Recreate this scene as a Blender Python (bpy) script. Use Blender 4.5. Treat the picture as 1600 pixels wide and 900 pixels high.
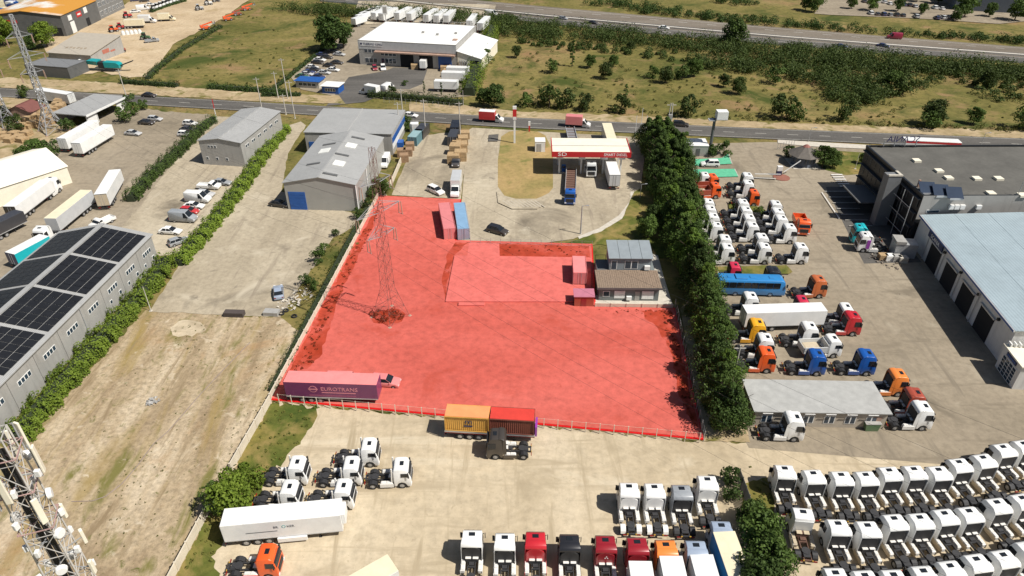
import bpy, bmesh, math, random
import numpy as np
from mathutils import Vector, Matrix

for o in list(bpy.data.objects): bpy.data.objects.remove(o)
SC = bpy.context.scene
COL = SC.collection
R = math.radians
random.seed(7)

# ------------------------------------------------------------------ camera, sky, sun, exposure
FPX = 1100.0                                   # focal length in pixels of a 1600 px wide frame
TH = math.atan(720 / FPX)                      # camera pitch below the horizon
CAMH = math.cos(TH) / 0.0118                   # drone height, about 71 m
cam = bpy.data.cameras.new('camera'); cam_o = bpy.data.objects.new('camera', cam); COL.objects.link(cam_o)
cam.sensor_width = 36; cam.lens = 36 * FPX / 1600; cam.clip_start = 1; cam.clip_end = 6000
cam_o.location = (0, 0, CAMH); cam_o.rotation_euler = (math.pi / 2 - TH, 0, 0)
SC.camera = cam_o
SUN_EL, SUN_AZ = 53, -25                       # azimuth measured from +X towards +Y
w = bpy.data.worlds.new('World'); SC.world = w; w.use_nodes = True
nt = w.node_tree; sky = nt.nodes.new('ShaderNodeTexSky'); sky.sky_type = 'NISHITA'; sky.sun_disc = False
sky.sun_elevation = R(SUN_EL); sky.sun_rotation = R(90 - SUN_AZ); sky.air_density = 1.0; sky.dust_density = 1.5
nt.links.new(sky.outputs[0], nt.nodes['Background'].inputs[0]); nt.nodes['Background'].inputs[1].default_value = 0.05
sl = bpy.data.lights.new('sun', 'SUN'); sl.energy = 5.0; sl.angle = R(0.5); sl.color = (1.0, 0.955, 0.88)
sun_o = bpy.data.objects.new('sun', sl); COL.objects.link(sun_o); sun_o.location = (60, -30, 120)
sd = Vector((math.cos(R(SUN_EL)) * math.cos(R(SUN_AZ)), math.cos(R(SUN_EL)) * math.sin(R(SUN_AZ)), math.sin(R(SUN_EL))))
sun_o.rotation_euler = sd.to_track_quat('Z', 'Y').to_euler()
vs = SC.view_settings; vs.view_transform = 'Standard'; vs.look = 'None'; vs.gamma = 1; vs.exposure = 0.3
vs.use_curve_mapping = False

# ------------------------------------------------------------------ helpers
CT, ST = math.cos(TH), math.sin(TH)
def G(px, py, z=0.0):                          # the place on the level z that stands at this spot of the photograph
    u = (px - 800) / FPX; v = (py - 450) / FPX
    d = (CAMH - z) / (ST + v * CT)
    return Vector((u * d, d * (CT - v * ST), z))
def ang(a, b): return math.degrees(math.atan2(b.y - a.y, b.x - a.x))

class MB:
    def __init__(s): s.v = []; s.f = []
    def add(s, vs, fs):
        o = len(s.v); s.v += [tuple(p) for p in vs]; s.f += [tuple(i + o for i in f) for f in fs]; return s
    def box(s, x0, x1, y0, y1, z0, z1):
        return s.add([(x0,y0,z0),(x1,y0,z0),(x1,y1,z0),(x0,y1,z0),(x0,y0,z1),(x1,y0,z1),(x1,y1,z1),(x0,y1,z1)],
                     [(0,3,2,1),(4,5,6,7),(0,1,5,4),(1,2,6,5),(2,3,7,6),(3,0,4,7)])
    def prism(s, prof, hw, y0=None):           # side outline in x,z; hw a half width or a function of (x,z)
        n = len(prof); fn = hw if callable(hw) else (lambda x, z: hw)
        L = [(x, -fn(x, z), z) for x, z in prof]; Rr = [(x, fn(x, z), z) for x, z in prof]
        fs = [tuple(range(n)), tuple(range(2 * n - 1, n - 1, -1))]
        fs += [(i, i + n, (i + 1) % n + n, (i + 1) % n) for i in range(n)]
        return s.add(L + Rr, fs)
    def tube(s, p, q, r0, r1=None, n=8):
        p, q = Vector(p), Vector(q); r1 = r0 if r1 is None else r1
        d = (q - p).normalized(); a = d.orthogonal().normalized(); b = d.cross(a)
        A = [p + (a * math.cos(2*math.pi*i/n) + b * math.sin(2*math.pi*i/n)) * r0 for i in range(n)]
        B = [q + (a * math.cos(2*math.pi*i/n) + b * math.sin(2*math.pi*i/n)) * r1 for i in range(n)]
        return s.add(A + B, [(i, (i+1) % n, (i+1) % n + n, i + n) for i in range(n)] + [tuple(range(n-1, -1, -1)), tuple(range(n, 2*n))])
    def mesh(s, name, bev=0, seg=1, smooth=False, lim=28):
        m = bpy.data.meshes.new(name); bm = bmesh.new()
        vv = [bm.verts.new(p) for p in s.v]
        for f in s.f:
            try: bm.faces.new([vv[i] for i in f])
            except ValueError: pass
        bmesh.ops.recalc_face_normals(bm, faces=bm.faces)
        if bev:
            es = [e for e in bm.edges if len(e.link_faces) == 2 and e.calc_face_angle(0) > R(lim)]
            bmesh.ops.bevel(bm, geom=es, offset=bev, segments=seg, affect='EDGES', profile=0.5, clamp_overlap=True)
        bm.to_mesh(m); bm.free()
        if smooth:
            for p in m.polygons: p.use_smooth = True
        m.materials.append(None); return m

def tag(o, label=None, cat=None, group=None, kind=None):
    if label: o['label'] = label
    if cat: o['category'] = cat
    if group: o['group'] = group
    if kind: o['kind'] = kind
    return o
def obj(name, mesh, mat, parent=None, loc=None, rot=None, sca=None):
    o = bpy.data.objects.new(name, mesh); COL.objects.link(o)
    if mesh.materials and mat is not None:
        if len(mesh.materials) == 1 and mesh.materials[0] is None and mesh.users == 1: mesh.materials[0] = mat
        else:
            o.material_slots[0].link = 'OBJECT'; o.material_slots[0].material = mat
    if parent: o.parent = parent
    if loc: o.location = loc
    if rot: o.rotation_euler = rot
    if sca: o.scale = sca
    return o
def empty(name, loc, rz=0, label=None, cat=None, group=None):
    o = bpy.data.objects.new(name, None); COL.objects.link(o); o.location = loc; o.rotation_euler = (0, 0, R(rz))
    o.empty_display_size = 0.5
    return tag(o, label, cat, group)
UNIT = MB().box(-.5,.5,-.5,.5,-.5,.5).mesh('unit_block'); UNIT2 = MB().tube((0,0,-.5),(0,0,.5),.5,n=10).mesh('unit_rod')
_keep = bpy.data.objects.new('unit', UNIT)      # never linked: keeps the shared mesh on object-level materials
_keep2 = bpy.data.objects.new('unit', UNIT2)
def bx(par, name, mat, x0, x1, y0, y1, z0, z1):
    return obj(name, UNIT, mat, par, ((x0+x1)/2, (y0+y1)/2, (z0+z1)/2), None, (x1-x0, y1-y0, z1-z0))
def bar(par, name, mat, p, q, wd, ht=None, mesh=None):       # a straight member from p to q
    p, q = Vector(p), Vector(q); d = q - p
    o = obj(name, mesh or UNIT, mat, par, (p + q) / 2)
    o.rotation_mode = 'QUATERNION'; o.rotation_quaternion = d.to_track_quat('Z', 'Y'); o.scale = (wd, ht or wd, d.length)
    return o
def rod(par, name, mat, p, q, r): return bar(par, name, mat, p, q, 2*r, 2*r, UNIT2)
def text(par, s, size, mat, loc, rot=(math.pi/2,0,0), sx=1.0, name='lettering', align='LEFT'):
    c = bpy.data.curves.new('t', 'FONT'); c.body = s; c.size = size; c.extrude = 0.012; c.align_x = align; c.align_y = 'CENTER'; c.resolution_u = 2
    t = bpy.data.objects.new('t', c); COL.objects.link(t); bpy.context.view_layer.update()
    m = bpy.data.meshes.new_from_object(t.evaluated_get(bpy.context.evaluated_depsgraph_get()))
    bpy.data.objects.remove(t); bpy.data.curves.remove(c)
    m.materials.clear(); m.materials.append(None)
    return obj(name, m, mat, par, loc, rot, (sx, 1, 1))
ORD = ['first','second','third','fourth','fifth','sixth','seventh','eighth','ninth','tenth','eleventh','twelfth','thirteenth','fourteenth','fifteenth','sixteenth',
       'seventeenth','eighteenth','nineteenth','twentieth']
ORD += ['twenty-' + x for x in ORD[:9]] + ['thirtieth'] + ['thirty-' + x for x in ORD[:9]] + ['fortieth']

# ------------------------------------------------------------------ materials
def _nodes(name):
    m = bpy.data.materials.new(name); m.use_nodes = True; t = m.node_tree
    return m, t, t.nodes['Principled BSDF']
def _noise(t, scale, detail=6, rough=.6, vec=None, dist=0):
    n = t.nodes.new('ShaderNodeTexNoise'); n.inputs['Scale'].default_value = scale; n.inputs['Detail'].default_value = detail
    n.inputs['Roughness'].default_value = rough; n.inputs['Distortion'].default_value = dist
    if vec: t.links.new(vec, n.inputs['Vector'])
    return n.outputs['Fac']
def _ramp(t, fac, stops):
    r = t.nodes.new('ShaderNodeValToRGB'); e = r.color_ramp.elements
    e[0].position, e[0].color = stops[0][0], (*stops[0][1], 1); e[1].position, e[1].color = stops[-1][0], (*stops[-1][1], 1)
    for p, c in stops[1:-1]:
        k = e.new(p); k.color = (*c, 1)
    t.links.new(fac, r.inputs[0]); return r.outputs[0]
def _mix(t, fac, a, b, mode='MIX'):
    m = t.nodes.new('ShaderNodeMix'); m.data_type = 'RGBA'; m.blend_type = mode
    for s, v in ((0, fac), (6, a), (7, b)):
        if isinstance(v, (int, float)): m.inputs[s].default_value = v
        elif isinstance(v, tuple): m.inputs[s].default_value = (*v, 1)
        else: t.links.new(v, m.inputs[s])
    return m.outputs[2]
def _bump(t, b, h, strength=.3, dist=.05):
    n = t.nodes.new('ShaderNodeBump'); n.inputs['Strength'].default_value = strength; n.inputs['Distance'].default_value = dist
    t.links.new(h, n.inputs['Height']); t.links.new(n.outputs[0], b.inputs['Normal'])
def _pos(t, sc=(1,1,1), rz=0):
    g = t.nodes.new('ShaderNodeNewGeometry'); mp = t.nodes.new('ShaderNodeMapping')
    mp.inputs['Scale'].default_value = sc; mp.inputs['Rotation'].default_value = (0, 0, R(rz))
    t.links.new(g.outputs['Position'], mp.inputs[0]); return mp.outputs[0]
def M(name, col, rough=.55, metal=0, var=.12, scale=.8, spec=.5, ribs=None, coat=0, orand=0, streak=0):
    m, t, b = _nodes(name); p = _pos(t)
    n = _noise(t, scale, 7, .65, p); n2 = _noise(t, scale * 9, 4, .6, p)
    lo = tuple(c * (1 - var) for c in col); hi = tuple(min(1, c * (1 + var * .7)) for c in col)
    c = _ramp(t, n, [(.3, lo), (.7, hi)]); c = _mix(t, _ramp(t, n2, [(.45, (0,0,0)), (.8, (var*1.6,)*3)]), c, tuple(x * .55 for x in col))
    if ribs:
        ax, per, amt = ribs
        wv = t.nodes.new('ShaderNodeTexWave'); wv.bands_direction = ax; wv.inputs['Scale'].default_value = math.pi / (10 * per) * 2
        t.links.new(_pos(t, rz=3.5), wv.inputs[0])
        c = _mix(t, amt, c, wv.outputs['Color'], 'MULTIPLY'); _bump(t, b, wv.outputs['Fac'], .5, .04)
    if streak:                                  # rain streaks and grime running down
        sn = _noise(t, 1.0, 5, .6, _pos(t, (1.3, 1.3, .12))); c = _mix(t, _ramp(t, sn, [(.5, (0,0,0)), (.78, (streak,)*3)]), c, tuple(x * .5 for x in col))
    if orand:
        oi = t.nodes.new('ShaderNodeObjectInfo'); mr = t.nodes.new('ShaderNodeMapRange'); mr.inputs[3].default_value = 1 - orand; mr.inputs[4].default_value = 1
        t.links.new(oi.outputs['Random'], mr.inputs[0]); hs = t.nodes.new('ShaderNodeHueSaturation'); t.links.new(mr.outputs[0], hs.inputs['Value']); t.links.new(c, hs.inputs['Color']); c = hs.outputs[0]
        dn = _noise(t, 2.2, 6, .7, p); sp = t.nodes.new('ShaderNodeSeparateXYZ'); t.links.new(_pos(t), sp.inputs[0])
        zr = t.nodes.new('ShaderNodeMapRange'); zr.inputs[1].default_value = .2; zr.inputs[2].default_value = 1.7; zr.inputs[3].default_value = .4; zr.inputs[4].default_value = .0; t.links.new(sp.outputs[2], zr.inputs[0])
        ml = t.nodes.new('ShaderNodeMath'); ml.operation = 'MULTIPLY'; t.links.new(dn, ml.inputs[0]); t.links.new(zr.outputs[0], ml.inputs[1]); c = _mix(t, ml.outputs[0], c, (.3,.24,.17))
    t.links.new(c, b.inputs['Base Color']); b.inputs['Roughness'].default_value = rough; b.inputs['Metallic'].default_value = metal
    b.inputs['Specular IOR Level'].default_value = spec; b.inputs['Coat Weight'].default_value = coat
    return m
def GM(name, cols, s=.06, fine=1.2, patch=None, stretch=None, speck=None, rough=.95, bump=.35, mot=.55):
    """ground: broad patches between the colours, fine mottling, optional patch colour (colour, scale, low, high) and dark specks"""
    m, t, b = _nodes(name); p = _pos(t)
    pb = _pos(t, stretch[0], stretch[1]) if stretch else p
    a = _noise(t, s, 9, .62, pb, .4)
    k = len(cols); c = _ramp(t, a, [(.32 + .36 * i / (k - 1), cc) for i, cc in enumerate(cols)])
    f = _noise(t, fine, 8, .7, p)
    c = _mix(t, mot, c, _ramp(t, f, [(.25, (.5,.5,.5)), (.5, (.98,.98,.98)), (.75, (1.35,1.35,1.35))]), 'MULTIPLY')
    for pt in (patch or []):
        pn = _noise(t, pt[1], 8, .62, p if len(pt) < 5 else _pos(t, pt[4][0], pt[4][1]), .6)
        c = _mix(t, _ramp(t, pn, [(pt[2], (0,0,0)), (pt[3], (1,1,1))]), c, pt[0])
    if speck:
        v = t.nodes.new('ShaderNodeTexVoronoi'); v.inputs['Scale'].default_value = speck[1]; t.links.new(p, v.inputs['Vector'])
        c = _mix(t, _ramp(t, v.outputs['Distance'], [(speck[2], (.75,.75,.75)), (speck[3], (0,0,0))]), c, speck[0])
    t.links.new(c, b.inputs['Base Color']); b.inputs['Roughness'].default_value = rough; b.inputs['Specular IOR Level'].default_value = .2
    _bump(t, b, f, bump, .08); return m
def LEAF(name, dark, light, tr=.25):
    m, t, b = _nodes(name); g = t.nodes.new('ShaderNodeNewGeometry'); oi = t.nodes.new('ShaderNodeObjectInfo')
    c = _ramp(t, g.outputs['Random Per Island'], [(0, dark), (.55, tuple((x+y)/2 for x, y in zip(dark, light))), (1, light)])
    n = _noise(t, .25, 4, .5, _pos(t)); c = _mix(t, _ramp(t, n, [(.35, (0,0,0)), (.7, (.5,.5,.5))]), c, tuple(x * 1.25 for x in light))
    hs = t.nodes.new('ShaderNodeHueSaturation'); mr = t.nodes.new('ShaderNodeMapRange')
    mr.inputs[3].default_value = .8; mr.inputs[4].default_value = 1.25; t.links.new(oi.outputs['Random'], mr.inputs[0])
    t.links.new(mr.outputs[0], hs.inputs['Value']); t.links.new(c, hs.inputs['Color'])
    t.links.new(hs.outputs[0], b.inputs['Base Color']); b.inputs['Roughness'].default_value = .7; b.inputs['Specular IOR Level'].default_value = .25
    tl = t.nodes.new('ShaderNodeBsdfTranslucent'); t.links.new(hs.outputs[0], tl.inputs[0]); mx = t.nodes.new('ShaderNodeMixShader'); mx.inputs[0].default_value = tr
    t.links.new(b.outputs[0], mx.inputs[1]); t.links.new(tl.outputs[0], mx.inputs[2]); t.links.new(mx.outputs[0], t.nodes['Material Output'].inputs[0])
    return m
_pc = {}
def PAINT(key, col=None, rough=.32):
    if key not in _pc: _pc[key] = M('paint_' + key, col, rough, 0, .09, .7, .5, coat=.3, orand=.07)
    return _pc[key]
for k, c in dict(white=(.8,.8,.78), red=(.5,.02,.03), darkred=(.27,.014,.022), black=(.02,.02,.024), orange=(.78,.11,.02), amber=(.8,.24,.05), yellow=(.82,.4,.02),
                 blue=(.012,.09,.36), skyblue=(.03,.21,.5), navy=(.02,.035,.12), teal=(.02,.45,.5), grey=(.3,.32,.34), silver=(.5,.51,.52), dark=(.05,.05,.055), brown=(.05,.042,.036),
                 copper=(.5,.13,.04), crimson=(.55,.03,.07), palegrey=(.6,.61,.6), bluegrey=(.3,.36,.46), cream=(.78,.7,.5), purple=(.28,.05,.36), maroon=(.3,.02,.05),
                 green=(.05,.14,.06), plum=(.16,.03,.11), pink=(.82,.26,.25), rose=(.68,.22,.22), seafoam=(.01,.3,.31), beige=(.5,.42,.3), brick=(.36,.07,.04)).items(): PAINT(k, c)
GLASS = M('vehicle_glass', (.015,.018,.022), .08, 0, .1, .5, .6)
TYRE = M('tyre_rubber', (.018,.018,.018), .85, 0, .2); RIM = M('wheel_rim', (.4,.4,.4), .4, .4, .15)
BLACKP = M('black_plastic', (.022,.022,.024), .6, 0, .2); CHASSIS = M('chassis_steel', (.035,.035,.038), .7, .1, .3, 3)
RUSTY = M('rusty_chassis', (.13,.07,.05), .85, 0, .3, 3)
TANK = M('tank_cover', (.68,.66,.62), .5, 0, .15, 2); LAMP = M('lamp_lens', (.7,.7,.72), .15, 0, .05); TAIL = M('tail_lens', (.22,.015,.012), .3, 0, .05)
YEL = M('yellow_marker', (.5,.3,.04), .5); ALU = M('aluminium', (.55,.56,.57), .42, .5, .12)
GALV = M('galvanised_steel', (.42,.43,.44), .5, .35, .2, 2); CONC = M('concrete', (.5,.46,.39), .9, 0, .18, 1.2); WHITEM = M('white_metal', (.74,.74,.72), .45, 0, .1, .6)
CREAMM = M('cream_sheet', (.75,.7,.57), .6, 0, .08, .5); BLUEM = M('blue_metal', (.015,.09,.33), .4, 0, .15); REDM = M('red_sign', (.5,.02,.025), .4, 0, .08)
WOOD = M('pallet_wood', (.4,.275,.145), .8, 0, .3, 2); WOOD2 = M('weathered_wood', (.24,.175,.125), .85, 0, .35, 3)
GREYW = M('grey_cladding', (.37,.36,.34), .55, .1, .1, .4, streak=.5); GREYR = M('grey_roof_sheet', (.41,.41,.4), .5, .15, .08, .25, ribs=('X', .5, .16), streak=.3)
DGREY = M('dark_cladding', (.12,.122,.122), .55, .1, .15, .5); BLK = M('black_facade', (.016,.018,.021), .4, 0, .2, .5, .4)
TAR = M('bitumen_roof', (.1,.096,.085), .9, 0, .28, .18); PBLUE = M('pale_blue_roof', (.33,.405,.44), .5, .05, .13, .2, ribs=('X', 1.0, .05))
WALLW = M('white_wall', (.66,.65,.62), .7, 0, .1, .5, streak=.5); WGLASS = M('window_glass', (.03,.05,.075), .08, 0, .3, .6, .7); VOIDM = M('dark_interior', (.012,.012,.013), .9)
PVM = M('solar_glass', (.016,.017,.02), .4, 0, .25, .5, .25); BRONZE = M('rust_stained_sheet', (.38,.25,.19), .7, 0, .3, .8)
BARK = M('bark', (.09,.065,.045), .95, 0, .3, 3)

# ------------------------------------------------------------------ the ground
DIRT = GM('bare_dirt', [(.24,.175,.105), (.36,.28,.18), (.48,.395,.28)], .22, 1.4, [((.27,.195,.07), .16, .53, .68, ((1,.16,1), 4)), ((.16,.145,.045), .3, .55, .68, ((1,.3,1), 4)), ((.12,.12,.035), .9, .6, .7), ((.34,.21,.105), .07, .57, .72), ((.23,.17,.1), .5, .56, .68, ((1,.12,1), 2)), ((.56,.48,.36), .35, .6, .74), ((.15,.13,.065), 1.6, .62, .72)],
          ((1,.3,1), 4), None, bump=1, mot=1.0)
GRASS = GM('dry_grass', [(.095,.092,.022), (.165,.138,.042), (.24,.178,.074)], .03, .45, [((.05,.066,.012), .05, .5, .64), ((.24,.14,.07), .03, .58, .72), ((.06,.075,.014), .25, .58, .7), ((.26,.2,.075), .14, .62, .74), ((.25,.155,.08), .07, .55, .7), ((.045,.056,.011), .8, .56, .68), ((.25,.19,.085), .6, .64, .76)], None, None, bump=1, mot=.85)
LAWN = GM('green_grass', [(.05,.075,.012), (.1,.11,.022), (.2,.16,.045)], .12, .7, [((.26,.19,.07), .16, .5, .66), ((.035,.055,.01), .5, .58, .7)], None, None, bump=1, mot=.8)
VERGE = GM('sandy_verge', [(.26,.2,.105), (.36,.275,.165), (.45,.36,.235)], .1, .8, [((.14,.125,.035), .2, .52, .66)])
ROADM = GM('asphalt', [(.078,.073,.066), (.102,.096,.088), (.13,.121,.11)], .12, 1.5, [((.06,.057,.053), .09, .56, .68, ((.12,1,1), -10))], ((.15,1,1), -10), bump=.15, rough=.85)
HWYM = GM('motorway_asphalt', [(.13,.108,.086), (.165,.14,.112), (.19,.165,.135)], .1, 1.2, None, ((.1,1,1), -21), bump=.1)
YARDC = GM('concrete_yard', [(.285,.24,.172), (.37,.316,.232), (.44,.385,.29)], .06, 1.0, [((.16,.135,.1), .06, .54, .7), ((.46,.405,.31), .12, .58, .72), ((.21,.18,.135), .5, .6, .75), ((.24,.2,.15), .35, .56, .7, ((1,.1,1), 3))], ((1,.45,1), 4), None, bump=.2)
YARDA = GM('worn_tarmac_yard', [(.215,.18,.13), (.265,.222,.163), (.31,.264,.198)], .05, .9, [((.16,.135,.1), .09, .58, .7), ((.33,.285,.215), .2, .6, .74), ((.18,.15,.11), .4, .56, .7, ((.1,1,1), 12)), ((.19,.16,.12), .4, .57, .7, ((1,.12,1), -30)), ((.12,.1,.08), .7, .68, .76)], ((.4,1,1), 8), bump=.2)
GRAVEL = GM('pale_gravel', [(.37,.3,.2), (.465,.385,.268), (.54,.46,.335)], .05, .8, [((.31,.25,.165), .13, .55, .72), ((.58,.51,.385), .1, .57, .72, ((.3,1,1), 20)), ((.3,.24,.16), .9, .62, .76), ((.36,.295,.2), .5, .54, .68, ((.09,1,1), 18)), ((.35,.285,.19), .5, .55, .68, ((1,.1,1), 20))], ((1,.4,1), 12), ((.25,.2,.13), 1.5, .03, .1), bump=.4)
REDL = GM('red_lot', [(.43,.08,.058), (.5,.104,.08), (.54,.122,.097)], .05, .8, [((.38,.06,.036), .12, .58, .74), ((.57,.142,.115), .1, .58, .74, ((.3,1,1), 20)), ((.4,.068,.045), .7, .62, .76)], ((.5,1,1), 15), None, bump=.3)
REDW = GM('red_weedy_edge', [(.28,.03,.01), (.38,.052,.027), (.48,.09,.065)], .16, .6, [((.18,.024,.006), .4, .56, .7), ((.5,.104,.08), .3, .58, .7)], None, None, bump=.7)
REDC = GM('red_concrete_slab', [(.53,.118,.1), (.57,.132,.112), (.59,.142,.12)], .1, .8, None, bump=.1)
REDLINE = M('red_line', (.6,.0012,.0012), .6, 0, .02)
STEPZ = [0.0]
def wob(pts, amt=2.0):                                       # ragged outline
    out = []; rr = random.Random(3)
    for a, b in zip(pts, pts[1:] + pts[:1]):
        n = max(1, int(math.dist(a, b) / 7))
        for i in range(n):
            t = i / n; out.append((a[0] + (b[0]-a[0])*t + rr.uniform(-amt, amt)*(i > 0), a[1] + (b[1]-a[1])*t + rr.uniform(-amt, amt)*(i > 0)))
    return out
def sheet(name, mat, pts, z=None, label=None, px=True, cat='ground', par=None, rag=0):
    if rag: pts = wob(pts, rag)
    if z is None: STEPZ[0] += .006; z = STEPZ[0]
    P = [G(*p) if px else Vector((*p, 0)) for p in pts]
    m = bpy.data.meshes.new(name); m.from_pydata([(p.x, p.y, z) for p in P], [], [tuple(range(len(P)))]); m.materials.append(None)
    if m.polygons[0].normal.z < 0: m.flip_normals()
    o = obj(name, m, mat, par)
    if not par: tag(o, label, cat, kind='structure')
    return o
sheet('ground', GRASS, [(-2500,-300),(2500,-300),(2500,3500),(-2500,3500)], 0, 'dry yellow-green ground reaching to the horizon', False)
sheet('vacant_lot', DIRT, [(-300,560),(25,705),(230,482),(355,492),(440,497),(470,520),(425,628),(275,905),(180,1250),(-700,1250)], None, 'bare sandy vacant lot with sparse weeds, lower left', rag=3)
sheet('pale_dirt', GRAVEL, [(266,512),(285,500),(312,503),(322,515),(300,526),(270,524)], None, 'patch of pale cement dust on the vacant lot', rag=2.5)
sheet('truck_yard', GRAVEL, [(425,628),(1097,690),(1163,692),(1700,735),(2300,1250),(150,1250),(300,870),(345,800),(410,735),(470,650)], None, 'pale gravel truck yard across the bottom', cat='yard', rag=3)
sheet('grass_strip', LAWN, [(420,630),(500,637),(470,690),(415,745),(400,790),(330,870),(345,910),(290,960),(270,905)], None, 'weedy green strip along the boundary wall', cat='grass', rag=5)
sheet('service_yard', YARDA, [(1085,225),(1200,222),(1620,236),(1700,420),(1700,745),(1170,700),(1140,640),(1118,540),(1090,410),(1075,300)], None, 'worn tarmac service yard full of tractor units', cat='yard')
sheet('parking_bays', ROADM, [(1290,292),(1345,292),(1440,410),(1350,412),(1326,366)], None, 'dark asphalt parking bays beside the black office block', cat='parking')
sheet('grass_bed', LAWN, [(1161,756),(1200,746),(1207,762),(1212,830),(1200,850),(1180,880),(1158,800)], None, 'narrow grass bed beside the slatted fence', cat='grass', rag=2)
sheet('green_bed', LAWN, [(1275,255),(1300,246),(1310,236),(1372,240),(1345,272),(1322,274),(1290,266)], None, 'green lawn beside the gate kiosk', cat='grass')
sheet('concrete_drive', YARDC, [(234,487),(284,408),(382,260),(430,202),(470,190),(478,196),(450,240),(440,300),(560,336),(600,300),(612,312),(560,352),(520,372),(478,436),(438,496)], None, 'stained concrete drive beside the big grey warehouse', cat='yard', rag=1.2)
sheet('car_yard', YARDC, [(330,182),(402,184),(440,190),(400,260),(300,395),(250,400),(185,362),(205,320),(310,212)], None, 'concrete car yard in front of the small grey building', cat='yard')
sheet('lorry_yard', YARDA, [(-40,300),(0,260),(100,205),(190,168),(330,180),(312,205),(185,362),(250,400),(150,420),(-60,560)], None, 'dusty tarmac lorry yard on the left', cat='yard', rag=1.5)
sheet('timber_yard', VERGE, [(-120,170),(0,150),(120,163),(110,205),(30,248),(-200,330)], None, 'sandy yard with pallets under the left pylon', cat='yard', rag=1.5)
sheet('container_yard', YARDC, [(612,305),(640,240),(655,212),(730,205),(728,240),(720,312)], None, 'concrete yard between warehouse and fuel station', cat='yard', rag=0.7)
sheet('station_forecourt', YARDC, [(730,205),(738,200),(985,214),(1010,225),(1000,300),(988,312),(975,332),(940,356),(895,374),(850,380),(712,377),(722,310)], None, 'concrete forecourt sweeping round the fuel station', cat='forecourt')
sheet('forecourt_kerb', CONC, [(985,300),(991,300),(991,318),(972,342),(940,362),(905,374),(903,370),(936,357),(967,337),(985,314)], None, 'curved pale kerb round the forecourt', cat='kerb')
sheet('station_lawn', GM('parched_lawn', [(.2,.17,.06), (.3,.22,.09), (.38,.26,.12)], .08, .9, [((.12,.14,.035), .12, .55, .7)]),
      [(783,214),(795,206),(815,204),(840,206),(852,212),(864,236),(864,294),(856,304),(838,311),(806,311),(788,306),(778,292),(778,250)], None, 'parched oval lawn in front of the fuel station', cat='grass')
sheet('station_grass', LAWN, [(991,300),(1010,290),(1060,330),(1075,400),(1030,405),(1015,380),(925,384),(880,381),(905,374),(940,362),(972,342)], None, 'grass slope between forecourt and tree row', cat='grass', rag=1)
sheet('house_terrace', CONC, [(1005,392),(1028,400),(1036,430),(1052,480),(930,479),(927,462),(1020,460)], None, 'pale concrete strip round the small house', cat='paving')
sheet('hauler_strip', VERGE, [(1100,690),(1062,483),(1075,470),(1165,660),(1172,692)], None, 'dusty strip under the tall tree row', cat='ground', rag=1.5)
sheet('plant_yard', GM('sandy_plant_yard', [(.36,.27,.17), (.44,.34,.22), (.5,.4,.27)], .06, .8, [((.3,.22,.11), .1, .58, .72)]),
      [(60,60),(110,56),(225,-10),(420,-20),(330,40),(270,70),(235,120),(200,122),(160,112),(120,118),(90,110)], None, 'sandy plant hire yard, top left', cat='yard', rag=1.6)
sheet('cold_store_yard', YARDA, [(558,40),(740,30),(770,60),(740,150),(650,158),(520,150),(470,140),(455,122),(480,95),(530,60)], None, 'brown yard round the white roofed depot', cat='yard')
sheet('depot_tarmac', ROADM, [(545,121),(600,112),(615,106),(668,108),(660,132),(640,140),(615,140),(570,160),(510,166),(530,140)], None, 'dark tarmac apron before the depot doors', cat='yard')
sheet('verge_strip', VERGE, [(-300,108),(0,121),(200,131),(410,146),(530,150),(540,163),(400,158.5),(0,137),(-300,120)], None, 'bare sandy verge along the far side of the street', cat='verge', rag=0.8)
sheet('verge_band', VERGE, [(640,160),(720,165),(800,174),(1000,182),(1200,192),(1700,209),(1700,221),(1200,202),(800,185),(640,176)], None, 'dry verge below the shrub field', cat='verge', rag=1.0)
sheet('pavement', CONC, [(1215,224),(1260,229),(1370,234),(1620,244),(1620,238),(1370,228),(1215,219)], None, 'pale pavement by the gate kiosk', cat='pavement')
TOP = [(-300,121),(0,138),(110,144),(400,160),(800,184),(1200,201.5),(1700,221)]
BOT = [(1700,240),(1200,218),(800,200),(400,175),(110,158),(0,152),(-300,136)]
street = sheet('street', ROADM, TOP + BOT, None, 'grey two lane street crossing the picture', cat='road')
def interp(pl, x):
    for (x0, y0), (x1, y1) in zip(pl, pl[1:]):
        if x0 <= x <= x1: return y0 + (y1 - y0) * (x - x0) / (x1 - x0)
LINEM = M('road_paint', (.4,.38,.34), .7, 0, .35, 3)
Br = BOT[::-1]
for i in range(34):
    x = -20 + i * 50
    if 520 < x < 620: continue
    a, b = [G(xx, (interp(TOP, xx) + interp(Br, xx)) / 2) for xx in (x, x + 17)]
    d = (b - a).normalized(); n = Vector((-d.y, d.x, 0)) * .12
    sheet('lane_dash', LINEM, [(a + n)[:2], (b + n)[:2], (b - n)[:2], (a - n)[:2]], STEPZ[0] + .006, px=False, par=street)
for pl, off in ((TOP, 1.3), (Br, -1.3)):
    pts = [G(x, interp(pl, x) + off) for x in range(-250, 1680, 60)]
    sheet('edge_line', LINEM, [(p.x, p.y + .09) for p in pts] + [(p.x, p.y - .09) for p in pts[::-1]], STEPZ[0] + .006, px=False, par=street)
STEPZ[0] += .012
HT = [(500,-22),(640,-9),(800,6),(1000,24),(1200,42),(1400,58.5),(1700,82)]
HB = [(500,2),(640,14),(800,33),(1000,52),(1200,69.5),(1400,84),(1700,106)]
def lerp_px(t, x): return interp(HT, x) * (1 - t) + interp(HB, x) * t
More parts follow.
